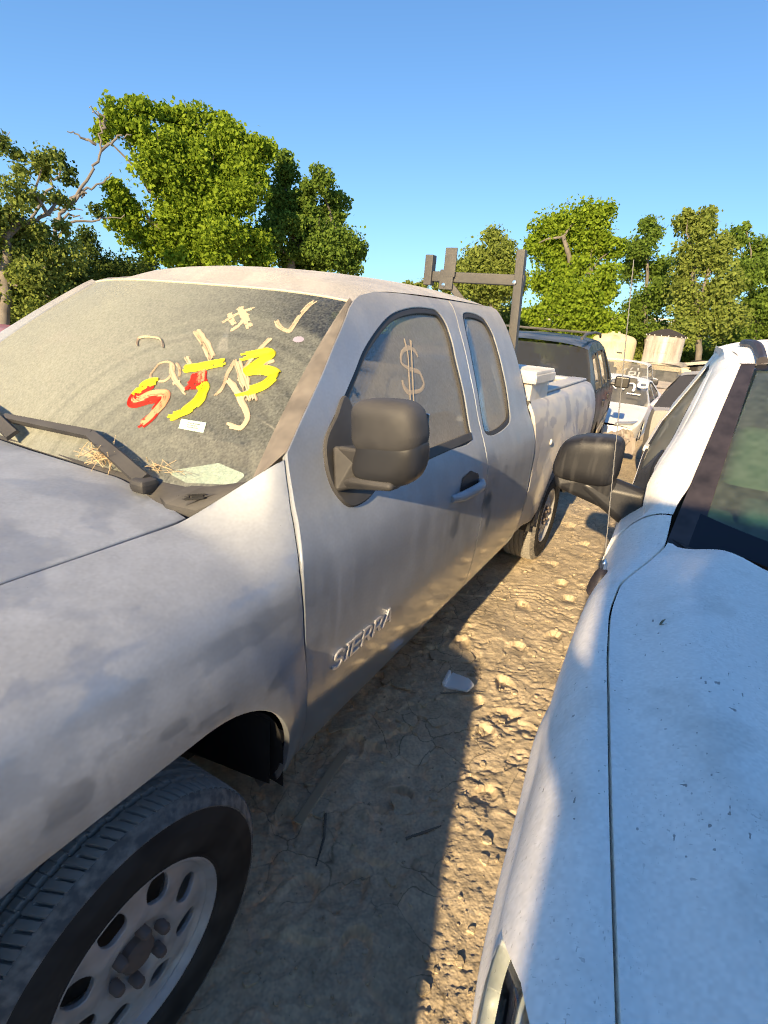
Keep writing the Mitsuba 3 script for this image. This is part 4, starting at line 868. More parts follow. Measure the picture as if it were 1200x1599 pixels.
obj('washer_cowl', grid(lambda P: (lambda s, t: (np.stack([XW+.80*s, .955+.20*np.abs(s)**2.2+.002, _zh(np.clip(.955+.20*np.abs(s)**2.2, 0, 1.25))+.045*smst(1., .85, np.abs(s))+.01], 1)-[0, 0, .012])*(1-t[:, None])+(wws(np.c_[s, np.full(len(s), .0)])-[0, .004, -.001])*t[:, None])(P[:, 0], P[:, 1]), np.linspace(-1.0, 1.0, 50), np.linspace(0, 1, 5)), 'black_plastic', WP, smooth=40)
wkk = WP+'__wiper'
wq = off(wws, .022)
P0 = np.array([(-.62, .085), (-.40, .10), (-.1, .105), (.1, .10)]); wl = np.vstack([wq(P0[i:i+1])+(wq(P0[i+1:i+2])-wq(P0[i:i+1]))*q for i in range(3) for q in (0, .5)])
obj('blade', bladebox(wl, np.linspace(.014, .016, len(wl)), .014), 'wiper_grey', wkk); obj('tip', move(rbox(.05, .03, .018, .006), t=tuple(wl[0])), 'black_plastic', wkk)
scene['wiper_grey'] = prin((.16, .165, .17), .45)
# A pillar
def pillar(P):
    a, t = P[:, 0], P[:, 1]
    Ew = wws(np.c_[np.full(len(t), -1.0), t*1.03-.03])
    ey = PchipInterpolator([0, .15, .45, 1.0], [1.27, 1.36, 1.60, 2.08])(t); ez = PchipInterpolator([0, .15, .45, 1.0], [1.17, 1.27, 1.42, 1.62])(t)
    Eg = wcab(np.c_[ey, ez])
    bl = np.array([-.30, -.45, .84])*(.030*4*a*(1-a))[:, None]
    base = Ew*(1-a[:, None])+Eg*a[:, None]+bl
    E0 = wws(np.array([[-1., -.03]]))*(1-a[:, None])+wcab(np.array([[1.27, 1.17]]))*a[:, None]+bl
    Fe = wfender(np.c_[np.full(len(a), 1.2652), 1-a*.27])
    return base+(1-smst(0, .30, t))[:, None]*(Fe-E0)
pm = grid(pillar, np.linspace(0, 1, 12), np.linspace(0, 1, 30), False)
W_both('pillar', cat_(pm, edge_skirt(pillar, np.c_[np.full(30, 1.), np.linspace(0, 1, 30)], .03)), 'white_paint', smooth=60)
wd = Polygon([(1.268, .43), (1.268, 1.16), (1.36, 1.262), (1.60, 1.412), (2.08, 1.612), (2.3, 1.66), (3.3, 1.66), (3.3, .43)]).buffer(-.002)
ww = smooth_poly([(1.44, 1.14), (1.46, 1.26), (1.66, 1.39), (2.13, 1.583), (2.35, 1.60), (3.1, 1.60), (3.15, 1.25), (2.35, 1.245), (2.15, 1.20), (1.95, 1.125)], .02)
WD = W_both('front_door', panel(wd.difference(ww), wcab, .04, .016, .002, flip=True), 'white_paint')
for k, Dk in enumerate(WD):
    g = panel(ww.buffer(.012), off(wcab, -.014, True), .06, 0, 0, flip=True); s_ = panel(ww.buffer(.003).difference(ww.buffer(-.016)), off(wcab, -.003, True), .03, .012, .002, flip=True)
    obj('window', mirror(g, XW) if k else g, 'olive_glass', Dk); obj('window_seal', mirror(s_, XW) if k else s_, 'rubber_seal', Dk)
bs_ = panel(Polygon([(2.25, 1.225), (3.12, 1.235), (3.12, 1.262), (2.25, 1.25)]), off(wcab, .008, True), .04, .02, .003, flip=True)
obj('belt_strip', bs_, 'mark_white', WD[0])
W_both('rear_cab_side', panel(Polygon([(3.304, .43), (3.304, 1.66), (3.95, 1.64), (4.05, 1.2), (4.05, .43)]).buffer(-.002), wcab, .08, .016, .002, flip=True), 'white_paint')
def wroof(P):
    s, u = P[:, 0], P[:, 1]; y0 = 1.80+.09*s*s-.01; y = y0+(3.98-y0)*u
    z0 = 1.675-.024*s**4; f = smst(0, .10, u)**.8
    z = z0*(1-f)+(1.735+.045*(1-s*s)-.05*np.abs(s)**6*1.0)*f
    return np.stack([XW+(.762+.062*smst(0, .2, u))*s, y, z-.10*smst(.93, 1, u)], 1)
obj('roof', grid(wroof, np.linspace(-1, 1, 41), np.r_[np.linspace(0, .14, 14), np.linspace(.17, 1, 14)]), 'white_paint', WP, smooth=60)
rs = wroof(np.c_[np.full(30, -.93), np.linspace(0.0, .97, 30)])+[0, 0, .010]
obj('drip_strip', tube(wroof(np.c_[np.full(24, -.925), np.linspace(.0, .16, 24)])+[0, 0, .006], .018, 8), 'frit', WP)
def railm():
    u = np.linspace(0, 1, 20); A = wroof(np.c_[np.full(20, -1.), u]); B = wcab(np.c_[np.interp(u, [0, 1], [2.08, 3.95]), 1.62+.036*smst(0, .14, u)])
    A0 = wws(np.array([[-1., .985]]))[0]
    V = np.vstack([A, .5*(A+B)+[-.012, 0, .022], B]); i = np.arange(19); F = np.vstack([np.stack([20*k+i, 20*k+i+1, 20*(k+1)+i+1], 1) for k in (0, 1)]+[np.stack([20*k+i, 20*(k+1)+i+1, 20*(k+1)+i], 1) for k in (0, 1)])
    return TM(V, np.vstack([F]))
W_both('roof_rail', railm(), 'white_paint', smooth=60)
obj('cab_back', move(rbox(1.62, .04, 1.10, .03), t=(XW, 4.03, 1.02)), 'white_paint', WP)
obj('bed', cat_(move(rbox(.06, 2.1, .72, .03), t=(.645, 5.15, .82)), move(rbox(.06, 2.1, .72, .03), t=(2*XW-.645, 5.15, .82)), move(rbox(1.9, .05, .6, .02), t=(XW, 6.2, .88)), move(rbox(1.9, 2.1, .04, .01), t=(XW, 5.15, .72))), 'white_paint', WP)
obj('chassis', cat_(move(rbox(1.70, 2.6, .66, .03), t=(XW, 2.70, .77)), move(rbox(1.45, 1.3, .55, .03), t=(XW, .35, .72)), move(rbox(1.2, 6.0, .14, .02), t=(XW, 2.9, .45)), move(rbox(1.66, .2, .50, .03), t=(XW, 1.20, .86))), 'black', WP)
obj('dashboard', cat_(move(rbox(1.60, .50, .10, .04, 3), t=(XW, 1.42, 1.13)), move(rbox(1.55, .3, .26, .05, 3), t=(XW, 1.60, 1.04)), move(rbox(.5, .2, .09, .04, 3), t=(1.2, 1.58, 1.20))), 'dash_teal', WP, smooth=50)
scene['dash_teal'] = prin((.05, .07, .07), .7)
for x in (1.2, 2.04): obj('seat', move(seat(0), t=(x, .72, -.08)), 'interior', WP, smooth=50)
obj('steering_wheel', tube(np.c_[1.2+.185*np.cos(th), 1.80-.08*np.sin(th), 1.12+.165*np.sin(th)], .016, 8, False), 'black_plastic', WP, smooth=50)
W_both('wheel_well', cat_(move(liner(.42, .80, .48, -.70, -1.02), s=(-1, 1, 1))), 'black')
wheel(WP, .715, .42, .36, .365, .21, .25, -1, False); wheel(WP, 2*XW-.715, .42, .36, .365, .21, .25, 1, False); wheel(WP, .64, 4.9, .36, .365, .21, .25, -1, False); wheel(WP, 2*XW-.64, 4.9, .36, .365, .21, .25, 1, False)
# towing mirror with its grooves
mh0 = hullpts([(.405, 1.42, 1.365, .030), (.535, 1.44, 1.375, .028), (.405, 1.41, 1.265, .026), (.545, 1.43, 1.268, .024), (.40, 1.475, 1.36, .016), (.555, 1.485, 1.365, .016), (.40, 1.475, 1.262, .014), (.56, 1.485, 1.262, .014)], sub=2)
ml0 = hullpts([(.408, 1.41, 1.232, .022), (.55, 1.43, 1.222, .022), (.41, 1.475, 1.235, .016), (.56, 1.48, 1.225, .016), (.42, 1.43, 1.212, .016), (.555, 1.43, 1.205, .016)], sub=2)
ma0 = hullpts([(.47, 1.43, 1.215, .022), (.55, 1.44, 1.225, .02), (.66, 1.47, 1.165, .024), (.67, 1.50, 1.14, .030), (.655, 1.44, 1.13, .022)], sub=2)
mh = sell((.103, .068, .082), (.485, 1.455, 1.315), .50); mh.vertices[:, 2] += .14*(mh.vertices[:, 0]-.485)*(mh.vertices[:, 2] > 1.3); mh.vertices[:, 0] -= .018*np.clip((mh.vertices[:, 2]-1.30)/.09, -1, 1)*-1.0*(mh.vertices[:, 0] < .45)
ml = hullpts([(.402, 1.44, 1.255, .020), (.420, 1.43, 1.218, .020), (.565, 1.44, 1.262, .022), (.57, 1.45, 1.180, .024), (.41, 1.49, 1.25, .016), (.565, 1.50, 1.24, .02)], sub=2)
ma = hullpts([(.50, 1.44, 1.225, .026), (.56, 1.46, 1.245, .024), (.665, 1.47, 1.215, .030), (.668, 1.46, 1.120, .028), (.66, 1.52, 1.15, .03)], sub=2)
ms = panel(smooth_poly([(1.44, 1.13), (1.46, 1.25), (1.62, 1.36), (1.72, 1.24), (1.72, 1.09)], .015), off(wcab, .008, True), .03, .02, .004, flip=True)
obj('mirror_head', mh, 'mirror_black', WD[0], smooth=45); obj('mirror_shell', ml, 'mirror_black', WD[0], smooth=45); obj('mirror_arm', ma, 'black_plastic', WD[0], smooth=45); obj('mirror_base', ms, 'black_plastic', WD[0])
obj('mirror_glass', move(rbox(.14, .008, .10, .02), t=(.48, 1.497, 1.31)), 'chrome', WD[0])
scene['mirror_black'] = prin(mikit.proc(lambda p, n, uv: mix(mi.Color3f(.014, .014, .016), mi.Color3f(.075, .072, .07), dr.clip(.55*smoothstep(.45, .8, fbm(p.x*55, p.y*30, p.z*5, 4))+.5*smoothstep(.6, 1, n.z), 0, 1))), .5)
# antenna
an = np.array([.640, 1.03, 1.075]); at2 = np.array([.515, 1.28, 1.905])
AN = WP+'__antenna'
obj('base', move(lathe([(.030, -.03), (.026, 0), (.018, .025), (.009, .04), (.0005, .042)], 16), s=(1, 1.6, 1), t=tuple(an)), 'frit', AN, smooth=50)
obj('collar', move(lathe([(.009, .03), (.009, .055), (.005, .062), (.0005, .07)], 12), t=tuple(an)), 'chrome', AN, smooth=40)
s_ = np.linspace(0, 1, 260); ax = an+[0, 0, .05]+np.outer(s_, at2-an-[0, 0, .05])
obj('whip', tube(ax+np.stack([.0004*np.cos(s_*230), .0004*np.sin(s_*230), 0*s_], 1), .0014, 6), 'whip_grey', AN, smooth=60)
scene['whip_grey'] = prin((.22, .21, .19), .6, .2)

def leafm(L, W_):
    u = np.linspace(0, 1, 9); w = W_*np.sin(np.pi*u)**.8; V = np.vstack([np.c_[u*L, w, .004*np.sin(u*3)], np.c_[u*L, 0*u, -.002+0*u], np.c_[u*L, -w, .006*np.sin(u*3)]]); i = np.arange(8)
    F = np.vstack([np.vstack([np.stack([9*k+i, 9*k+i+1, 9*(k+1)+i+1], 1), np.stack([9*k+i, 9*(k+1)+i+1, 9*(k+1)+i], 1)]) for k in (0, 1)]); return TM(V, F[:, ::-1])
scene['dry_leaf_skin'] = {'type': 'twosided', 'bsdf': {'type': 'diffuse', 'reflectance': rgb(.23, .20, .14)}}
for s_, t_, rz_, L_, lab in ((-.905, .72, .9, .045, 'small dry leaf on the white hood close to its edge'), (-.69, .66, -.7, .038, 'dark curled leaf on the white hood, farther from its edge')):
    p_ = whood2(np.array([[s_, t_]]))[0]; obj('dry_leaf', move(leafm(L_, .008), rz=rz_, t=tuple(p_+[0, 0, .004])), 'dry_leaf_skin', label=lab, cat='leaf')
# ---------------- other vehicles: one builder ----------------
def vehicle(name, pos, rz, label, category, W, sil, belt, wins, wheels_y, mats, R=.33, wx=.02, roofw=.74, beltw=.97, front=None, rear=None, group=None, extras=None, sill=.26, clad=None, doors=(), z0=None):
    """local frame: y runs from the nose (0) backwards, x across, z up. sil: (y, z, tag of the strip that starts here)"""
    k0 = numbered(name); tag(k0, label, category, group)
    ys = np.array([s[0] for s in sil]); zs = np.array([s[1] for s in sil]); Lg = ys.max(); zr = zs.max()
    hp_ = PchipInterpolator([0, sill, .42, .62, belt-.12, belt, zr-.10, zr-.02, zr+.01], np.array([.86, .93, .975, 1.0, .995, beltw, roofw+.035, roofw-.01, roofw-.06])*W/2)
    def plan(y): return 1-.13*np.clip((.55-y)/.55, 0, 1)**2-.10*np.clip((y-(Lg-.5))/.5, 0, 1)**2
    def side(P): return np.stack([hp_(np.clip(P[:, 1], 0, zr))*plan(P[:, 0]), P[:, 0], P[:, 1]], 1)
    c, s = math.cos(rz), math.sin(rz)
    z0_ = slope(pos[1]) if z0 is None else z0
    def put(m): return move(m, rz=rz, t=(pos[0], pos[1], float(z0_)+.0))
    edge = .030
    top = [(a, b-edge if b > .5 else b) for a, b in zip(ys, zs)]
    body = Polygon(top+[(Lg-.12, sill), (.12, sill)]).buffer(0)
    for wy in wheels_y: body = body.difference(Point(wy, R).buffer(R+.055, 24)).difference(shapely.box(wy-R-.05, 0, wy+R+.05, R*.8))
    if body.geom_type != 'Polygon': body = max(body.geoms, key=lambda g: g.area)
    allw = None
    wp = [smooth_poly(w, .02) for w in wins]
    hol = body
    for w in wp: hol = hol.difference(w)
    ms = [panel(hol, side, .07, .02, .004)]
    for dy in doors: 
        pass
    strips = {}
    for i in range(len(sil)-1):
        tg_ = sil[i][2]; y_ = np.linspace(ys[i], ys[i+1], 6); z_ = np.linspace(zs[i], zs[i+1], 6)
        sv = np.r_[-1, -.985, -.95, np.linspace(-.88, .88, 13), .95, .985, 1]
        SS, YY = np.meshgrid(sv, y_, indexing='ij'); ZZ = np.meshgrid(sv, z_, indexing='ij')[1]
        e_ = np.where(ZZ > .5, edge, 0)
        zed = ZZ-e_*np.abs(SS)**7; cr = .03*(1-SS**2) if tg_ in ('hood', 'roof') else .0*SS
        yb = YY-(.10*(1-SS**2) if tg_ in ('windshield', 'front', 'cowl') else 0)+(.06*(1-SS**2) if tg_ in ('rear', 'backlight', 'tail') else 0)
        xx = SS*hp_(np.clip(zed, 0, zr))*plan(YY)
        V = np.stack([xx, yb, zed+cr], -1).reshape(-1, 3); nv = 6; nu = len(sv); ii, jj = np.meshgrid(np.arange(nu-1), np.arange(nv-1), indexing='ij'); a = (ii*nv+jj).ravel()
        F = np.vstack([np.stack([a, a+nv, a+nv+1], 1), np.stack([a, a+nv+1, a+1], 1)])
        strips.setdefault(tg_, []).append(TM(V, F))
    bodyparts = ms+[mirror(ms[0], 0)]
    for tg_, L_ in strips.items():
        m = cat_(*L_)
        if tg_ in ('windshield', 'backlight'):
            v = np.array(m.vertices); cx = v.mean(0); 
            obj('windshield' if tg_ == 'windshield' else 'rear_window', put(m), mats.get('glass', 'far_glass'), k0, smooth=50)
            # painted frame round the glass
        elif tg_ in mats: obj({'front': 'front_bumper', 'rear': 'rear_bumper', 'tail': 'tailgate'}.get(tg_, tg_), put(m), mats[tg_], k0, smooth=45)
        elif tg_ == 'hood': obj('hood', put(m), mats['body'], k0, smooth=45)
        else: bodyparts.append(m)
    obj('body', put(cat_(*bodyparts)), mats['body'], k0, smooth=40)
    for w in wp:
        g = panel(w.buffer(.012), off(side, -.014), .12, 0, 0); f_ = panel(w.buffer(.012).difference(w.buffer(-.012)), off(side, .003), .10, .014, .003)
        for q, fq in ((g, f_), (mirror(g, 0), mirror(f_, 0))): obj('side_window', put(q), mats.get('glass', 'far_glass'), k0); obj('window_trim', put(fq), mats.get('trim', 'rubber_seal'), k0)
    for wy in wheels_y:
        for sg in (1, -1):
            wk = numbered(k0+'__wheel'); hw = .105
            prof = [(R*.60, hw-.02), (R*.66, hw), (R*.85, hw+.004), (R*.97, hw-.012), (R, hw-.04), (R, -hw+.04), (R*.9, -hw)]
            t_ = lathe(prof, 40, 'x'); t_ = TM(t_.vertices, t_.faces[:, ::-1])
            disc = lathe([(R*.63, hw-.012), (R*.58, hw-.03), (R*.30, hw-.022), (R*.12, hw-.010), (.001, hw-.008)], 40, 'x')
            sp = [move(rbox(.03, R*.46, R*.13, .01), t=(hw-.012, R*.36, 0), rx=0) for _ in range(1)]
            spk = cat_(*[move(sp[0], rx=q*2*math.pi/5+.3) for q in range(5)])
            wx_ = W/2-wx-hw
            for nm, m, mt in (('tyre', t_, 'rubber'), ('rim', disc, 'dark_metal'), ('spoke', spk, 'alloy')):
                m = move(m, s=(sg, 1, 1)); obj(nm, put(move(m, t=(sg*wx_, wy, R))), mt, wk, smooth=40)
    obj('chassis', put(cat_(move(rbox(W*.86, Lg*.88, .22, .03), t=(0, Lg/2, sill+.13)), move(rbox(W*.78, Lg*.5, max(.1, belt-sill-.30), .03), t=(0, Lg*.52, sill+.2)))), 'black', k0)
    sy = [Lg*.42, Lg*.62]
    for q in (-W*.21, W*.21): obj('seat', put(cat_(move(rbox(.46, .14, .60, .05, 2), rx=-.2, t=(q, sy[0], belt+.02)), move(rbox(.24, .09, .20, .04, 2), t=(q, sy[0]+.06, belt+.36)))), 'interior', k0, smooth=45)
    def ex(nm, m, mt, lab=None, sm=40): return obj(nm, put(m), mt, k0, smooth=sm, label=lab)
    def on_side(nm, poly, mt, o=.006, h=.06, d=.012, one=None):
        m = panel(poly, off(side, o), h, d, .003)
        if one != -1: ex(nm, m, mt)
        if one != 1: ex(nm, mirror(m, 0), mt)
    if extras: extras(ex, on_side, side, hp_, Lg)
    return k0
def tint(name, *c, rough=.35, dust=.45):
    scene[name] = {'type': 'twosided', 'bsdf': {'type': 'principled', 'base_color': mikit.proc(lambda p, n, uv: mix(mi.Color3f(*c), mi.Color3f(.46, .41, .33), dr.clip(dust*(.5+.9*dr.clip(n.z, 0, 1))+.8*(fbm(p.x*3, p.y*3, p.z*3, 3)-.5), 0, .95))), 'roughness': rough, 'specular': .5}}
tint('paint_dark', .018, .021, .026, dust=.09); tint('paint_white', .80, .79, .77, dust=.12); tint('paint_grey', .30, .29, .27, dust=.6); tint('paint_red', .42, .035, .03, dust=.2); tint('paint_mauve', .22, .19, .20, dust=.45); tint('cladding', .34, .28, .19, dust=.6)
def mirror_ex(ex, W, y, z, sz=(.20, .09, .15), mt='black_plastic', both_=True, glassy=1):
    for sg in (1, -1):
        x = sg*(W/2+sz[0]/2+.03)
        ex('mirror', cat_(move(rbox(*sz, .03, 2), t=(x, y, z)), move(rbox(.12, .05, .05, .015), t=(sg*(W/2+.0), y, z-.04))), mt)
        ex('mirror_glass', move(rbox(sz[0]*.82, .008, sz[2]*.78, .02), t=(x, y+glassy*(sz[1]/2+.002), z)), 'mirror_dark')
scene['mirror_dark'] = prin((.10, .095, .085), .25, .4)
# dark sport utility vehicle behind the silver pickup, seen from its rear (nose away: turned by 180 degrees)
def suv_x(ex, on_side, side, hp_, Lg):
    W = 1.80
    for sg in (1, -1):
        ex('roof_rail', cat_(tube([(sg*.62, 1.75, 1.70), (sg*.63, 2.0, 1.745), (sg*.64, 3.0, 1.76), (sg*.635, 4.05, 1.735), (sg*.62, 4.25, 1.69)], .016, 8)), 'rack_paint')
    for y in (2.3, 3.8): ex('cross_rail', tube([(-.63, y, 1.752), (.63, y, 1.752)], .013, 6), 'rack_paint')
    on_side('cladding', Polygon([(1.10, .33), (3.22, .33), (3.22, .60), (1.10, .60)]).buffer(.01), 'cladding', .016)
    on_side('door_seam', Polygon([(2.17, .34), (2.185, .34), (2.185, 1.08), (2.17, 1.08)]), 'black', .003, .05, 0)
    on_side('door_seam', Polygon([(3.15, .34), (3.165, .34), (3.165, 1.08), (3.15, 1.08)]), 'black', .003, .05, 0)
    for y in (2.02, 3.02): on_side('handle', Polygon([(y-.09, .90), (y+.09, .90), (y+.09, .95), (y-.09, .95)]).buffer(.01), 'black_plastic', .02, .03, .02)
    on_side('tail_light', Polygon([(4.22, .78), (4.32, .78), (4.30, 1.12), (4.20, 1.12)]), 'red_lens', .006)
    mirror_ex(ex, W, 1.36, 1.08, (.21, .09, .17))
    ex('licence_plate', move(rbox(.32, .012, .16, .005), t=(0, 4.47, .82)), 'mark_white')
SUVS = [(.02, .42, 'front'), (.0, .70, 'front'), (.10, .86, 'hood'), (1.02, 1.03, 'cowl'), (1.08, 1.04, 'windshield'), (1.80, 1.60, 'roof'), (2.4, 1.68, 'roof'), (3.6, 1.67, 'roof'), (4.10, 1.61, 'backlight'), (4.34, 1.08, 'tail'), (4.42, .80, 'tail'), (4.44, .55, 'rear'), (4.40, .34, 'rear')]
suv = vehicle('sport_utility_vehicle', (-1.42, 9.98), math.pi+math.radians(5), 'dark dusty sport utility vehicle with roof rails parked behind the silver pickup', 'SUV', 1.80, SUVS, 1.08,
    [[(1.62, 1.10), (2.12, 1.11), (2.12, 1.54), (1.86, 1.52)], [(2.22, 1.11), (3.10, 1.12), (3.12, 1.55), (2.22, 1.555)], [(3.24, 1.12), (4.08, 1.14), (3.92, 1.52), (3.24, 1.55)]], (.86, 3.50), dict(body='paint_dark', rear='cladding', tail='paint_dark', glass='suv_glass', trim='black_plastic'), R=.345, extras=suv_x, z0=-.06)
# white sedan facing the camera
def letters_on(ex, text, h, x, y, z, rx, mt='mark_white', depth=.003):
    m = meshkit.text_mesh(text, h, depth, True); ex('paint_mark', move(TM(m.vertices, m.faces), rx=rx, t=(x, y, z)), mt, None, False)
def stroke_on(ex, pts, w, plane, mt='mark_white'):
    o, ux, uy = [np.array(q, float) for q in plane]; n = np.cross(ux, uy); n /= np.linalg.norm(n)
    f = lambda P: o+P[:, :1]*ux+P[:, 1:2]*uy
    ex('paint_mark', ribbon(pts, w, lambda P: f(P), .012, 24, .1, 3, strands=1), mt, None, 60)
def sed_x(ex, on_side, side, hp_, Lg):
    W = 1.76
    for sg in (1, -1):
        ex('headlight', hullpts([(sg*.52, .10, .66, .05), (sg*.72, .22, .67, .05), (sg*.80, .42, .70, .03), (sg*.56, .12, .60, .04)], sub=1), 'clear_lens', None, 50)
        ex('turn_signal', hullpts([(sg*.815, .40, .70, .022), (sg*.80, .34, .66, .022), (sg*.835, .46, .69, .018)], sub=1), 'amber_lens')
        ex('mirror', hullpts([(sg*.99, 1.62, .99, .06), (sg*1.03, 1.64, 1.0, .06), (sg*.90, 1.64, .93, .03)], sub=2), 'paint_white', None, 50)
    ex('grille', move(rbox(.62, .04, .10, .02), t=(0, -.075, .55)), 'black_plastic'); ex('air_intake', move(rbox(.9, .04, .10, .02), t=(0, -.085, .33)), 'black')
    on_side('door_seam', Polygon([(1.55, .30), (1.562, .30), (1.60, .88), (1.588, .88)]), 'black', .003, .05, 0)
    on_side('door_seam', Polygon([(2.55, .30), (2.562, .30), (2.575, .90), (2.563, .90)]), 'black', .003, .05, 0)
    on_side('handle', Polygon([(2.34, .80), (2.50, .805), (2.50, .835), (2.34, .83)]), 'paint_white', .02, .03, .02)
    pl = ((.0, 1.30, 1.0), (1, 0, 0), (0, .80, .52))
    stroke_on(ex, [(.18, .62), (.02, .66), (-.02, .45), (.10, .40), (.16, .30)], .05, pl); stroke_on(ex, [(.32, .65), (.30, .30)], .05, pl); stroke_on(ex, [(.32, .50), (.44, .55), (.50, .42), (.50, .28)], .05, pl); stroke_on(ex, [(.56, .62), (.70, .62), (.72, .48), (.58, .45), (.56, .62)], .06, pl); stroke_on(ex, [(.40, .20), (.66, .20)], .045, pl)
scene['amber_lens'] = prin((.75, .20, .06), .2)
SED = [(.06, .22, 'front'), (.0, .45, 'front'), (.06, .64, 'hood'), (.5, .76, 'hood'), (1.22, .90, 'cowl'), (1.30, .925, 'windshield'), (2.05, 1.31, 'roof'), (2.5, 1.36, 'roof'), (3.1, 1.32, 'backlight'), (3.85, 1.0, 'deck'), (4.45, .96, 'tail'), (4.55, .62, 'rear'), (4.50, .28, 'rear')]
sed = vehicle('sedan', (-.90, 10.3), math.radians(-1), 'white sedan facing the camera with scrawled white paint on its windshield', 'car', 1.76, SED, .92,
    [[(1.66, .95), (2.10, 1.25), (2.52, 1.28), (2.52, .955)], [(2.62, .955), (2.62, 1.28), (3.0, 1.26), (3.42, 1.06), (3.42, .96)]], (.92, 3.55), dict(body='paint_white', glass='far_glass'), R=.32, extras=sed_x, sill=.20, z0=-.52)
# small white pickup behind the sedan
def pu_x(ex, on_side, side, hp_, Lg):
    W = 1.76; mirror_ex(ex, W, 1.75, 1.10, (.20, .10, .16))
    for sg in (1, -1): ex('headlight', move(rbox(.30, .06, .18, .03), t=(sg*.62, .02, .78)), 'clear_lens')
    ex('grille', move(rbox(.85, .05, .20, .02), t=(0, -.09, .78)), 'dark_metal')
    on_side('door_seam', Polygon([(1.50, .36), (1.512, .36), (1.56, 1.0), (1.548, 1.0)]), 'black', .003, .05, 0)
    pl = ((.0, 1.40, 1.09), (1, 0, 0), (0, .62, .52))
    stroke_on(ex, [(.30, .45), (.30, .15)], .05, pl); stroke_on(ex, [(.30, .45), (.46, .45), (.46, .32), (.30, .30)], .05, pl); stroke_on(ex, [(.36, .30), (.50, .14)], .05, pl); stroke_on(ex, [(.56, .46), (.56, .14)], .045, pl); stroke_on(ex, [(.20, .60), (.12, .50)], .04, pl); stroke_on(ex, [(.34, .66), (.30, .54)], .04, pl); stroke_on(ex, [(.50, .66), (.50, .54)], .04, pl)
    ex('wiper', cat_(tube([(-.6, 1.30, 1.085), (.1, 1.42, 1.12)], .012, 6), tube([(.0, 1.30, 1.085), (.6, 1.42, 1.12)], .012, 6)), 'black_plastic')
PUS = [(.06, .36, 'front'), (.0, .62, 'front'), (.04, .92, 'hood'), (.5, .99, 'hood'), (1.32, 1.06, 'cowl'), (1.40, 1.08, 'windshield'), (1.98, 1.56, 'roof'), (2.3, 1.60, 'roof'), (3.0, 1.57, 'backlight'), (3.12, 1.05, 'deck'), (5.0, 1.03, 'tail'), (5.08, .70, 'rear'), (5.02, .36, 'rear')]
vehicle('pickup_truck', (-1.42, 15.7), math.radians(-1), 'small white pickup parked behind the white sedan, its windshield marked in white', 'pickup truck', 1.76, PUS, 1.06,
    [[(1.72, 1.10), (2.02, 1.46), (2.92, 1.50), (2.95, 1.10)]], (.90, 4.0), dict(body='paint_white', glass='far_glass'), R=.36, extras=pu_x, sill=.34, roofw=.78, z0=-.64)
# wrecked mauve-grey car beside it
def wr_x(ex, on_side, side, hp_, Lg):
    mirror_ex(ex, 1.8, 1.45, 1.02, (.22, .10, .16))
    ex('crumpled_panel', plate(0, 0, .35, 3, .03, tilt=.4, z=0) if False else move(hullpts([(-.2, 0, 0, .03), (.3, .05, .1, .02), (.1, .3, .22, .03), (-.25, .25, .12, .02)], sub=1), t=(.55, .1, .78)), 'paint_mauve', None, False)
    for sg in (1, -1): ex('headlight', move(rbox(.28, .07, .16, .03), t=(sg*.60, .0, .72)), 'clear_lens')
    ex('grille', move(rbox(.6, .04, .18, .02), t=(0, -.08, .66)), 'black')
vehicle('wrecked_car', (-.72, 21.0), math.radians(-3), 'crumpled mauve-grey car squeezed in beside the small white pickup', 'car', 1.72, SUVS, 1.05,
    [[(1.62, 1.10), (2.12, 1.11), (2.12, 1.50), (1.86, 1.48)], [(2.22, 1.11), (3.10, 1.12), (3.12, 1.52), (2.22, 1.52)]], (.86, 3.50), dict(body='paint_mauve', glass='far_glass'), R=.34, extras=wr_x, z0=-.84)
# grey car between the white pickups
def gc_x(ex, on_side, side, hp_, Lg):
    for sg in (1, -1): ex('tail_light', hullpts([(sg*.50, 4.53, .78, .03), (sg*.66, 4.50, .78, .03)], sub=1), 'red_lens')
    on_side('door_seam', Polygon([(2.55, .30), (2.562, .30), (2.575, .90), (2.563, .90)]), 'black', .003, .05, 0)
    ex('licence_plate', move(rbox(.30, .012, .15, .004), t=(0, 4.585, .72)), 'mark_white')
GRS = [(.06, .22, 'front'), (.0, .45, 'front'), (.06, .66, 'hood'), (.5, .78, 'hood'), (1.22, .92, 'cowl'), (1.30, .945, 'windshield'), (2.05, 1.30, 'roof'), (2.5, 1.34, 'roof'), (2.9, 1.31, 'backlight'), (4.15, .98, 'deck'), (4.42, .97, 'tail'), (4.55, .62, 'rear'), (4.50, .28, 'rear')]
vehicle('coupe', (1.13, 11.2), math.pi+math.radians(.5), 'dusty grey coupe with a dark sloping rear window, half hidden behind the near white pickup', 'car', 1.74, GRS, .94,
    [[(1.66, .97), (2.10, 1.25), (2.9, 1.27), (3.4, 1.12), (3.4, .98)]], (.92, 3.55), dict(body='paint_grey', glass='dark_pane'), R=.32, extras=gc_x, sill=.20, z0=-.05)
scene['dark_pane'] = prin((.06, .056, .053), .75)
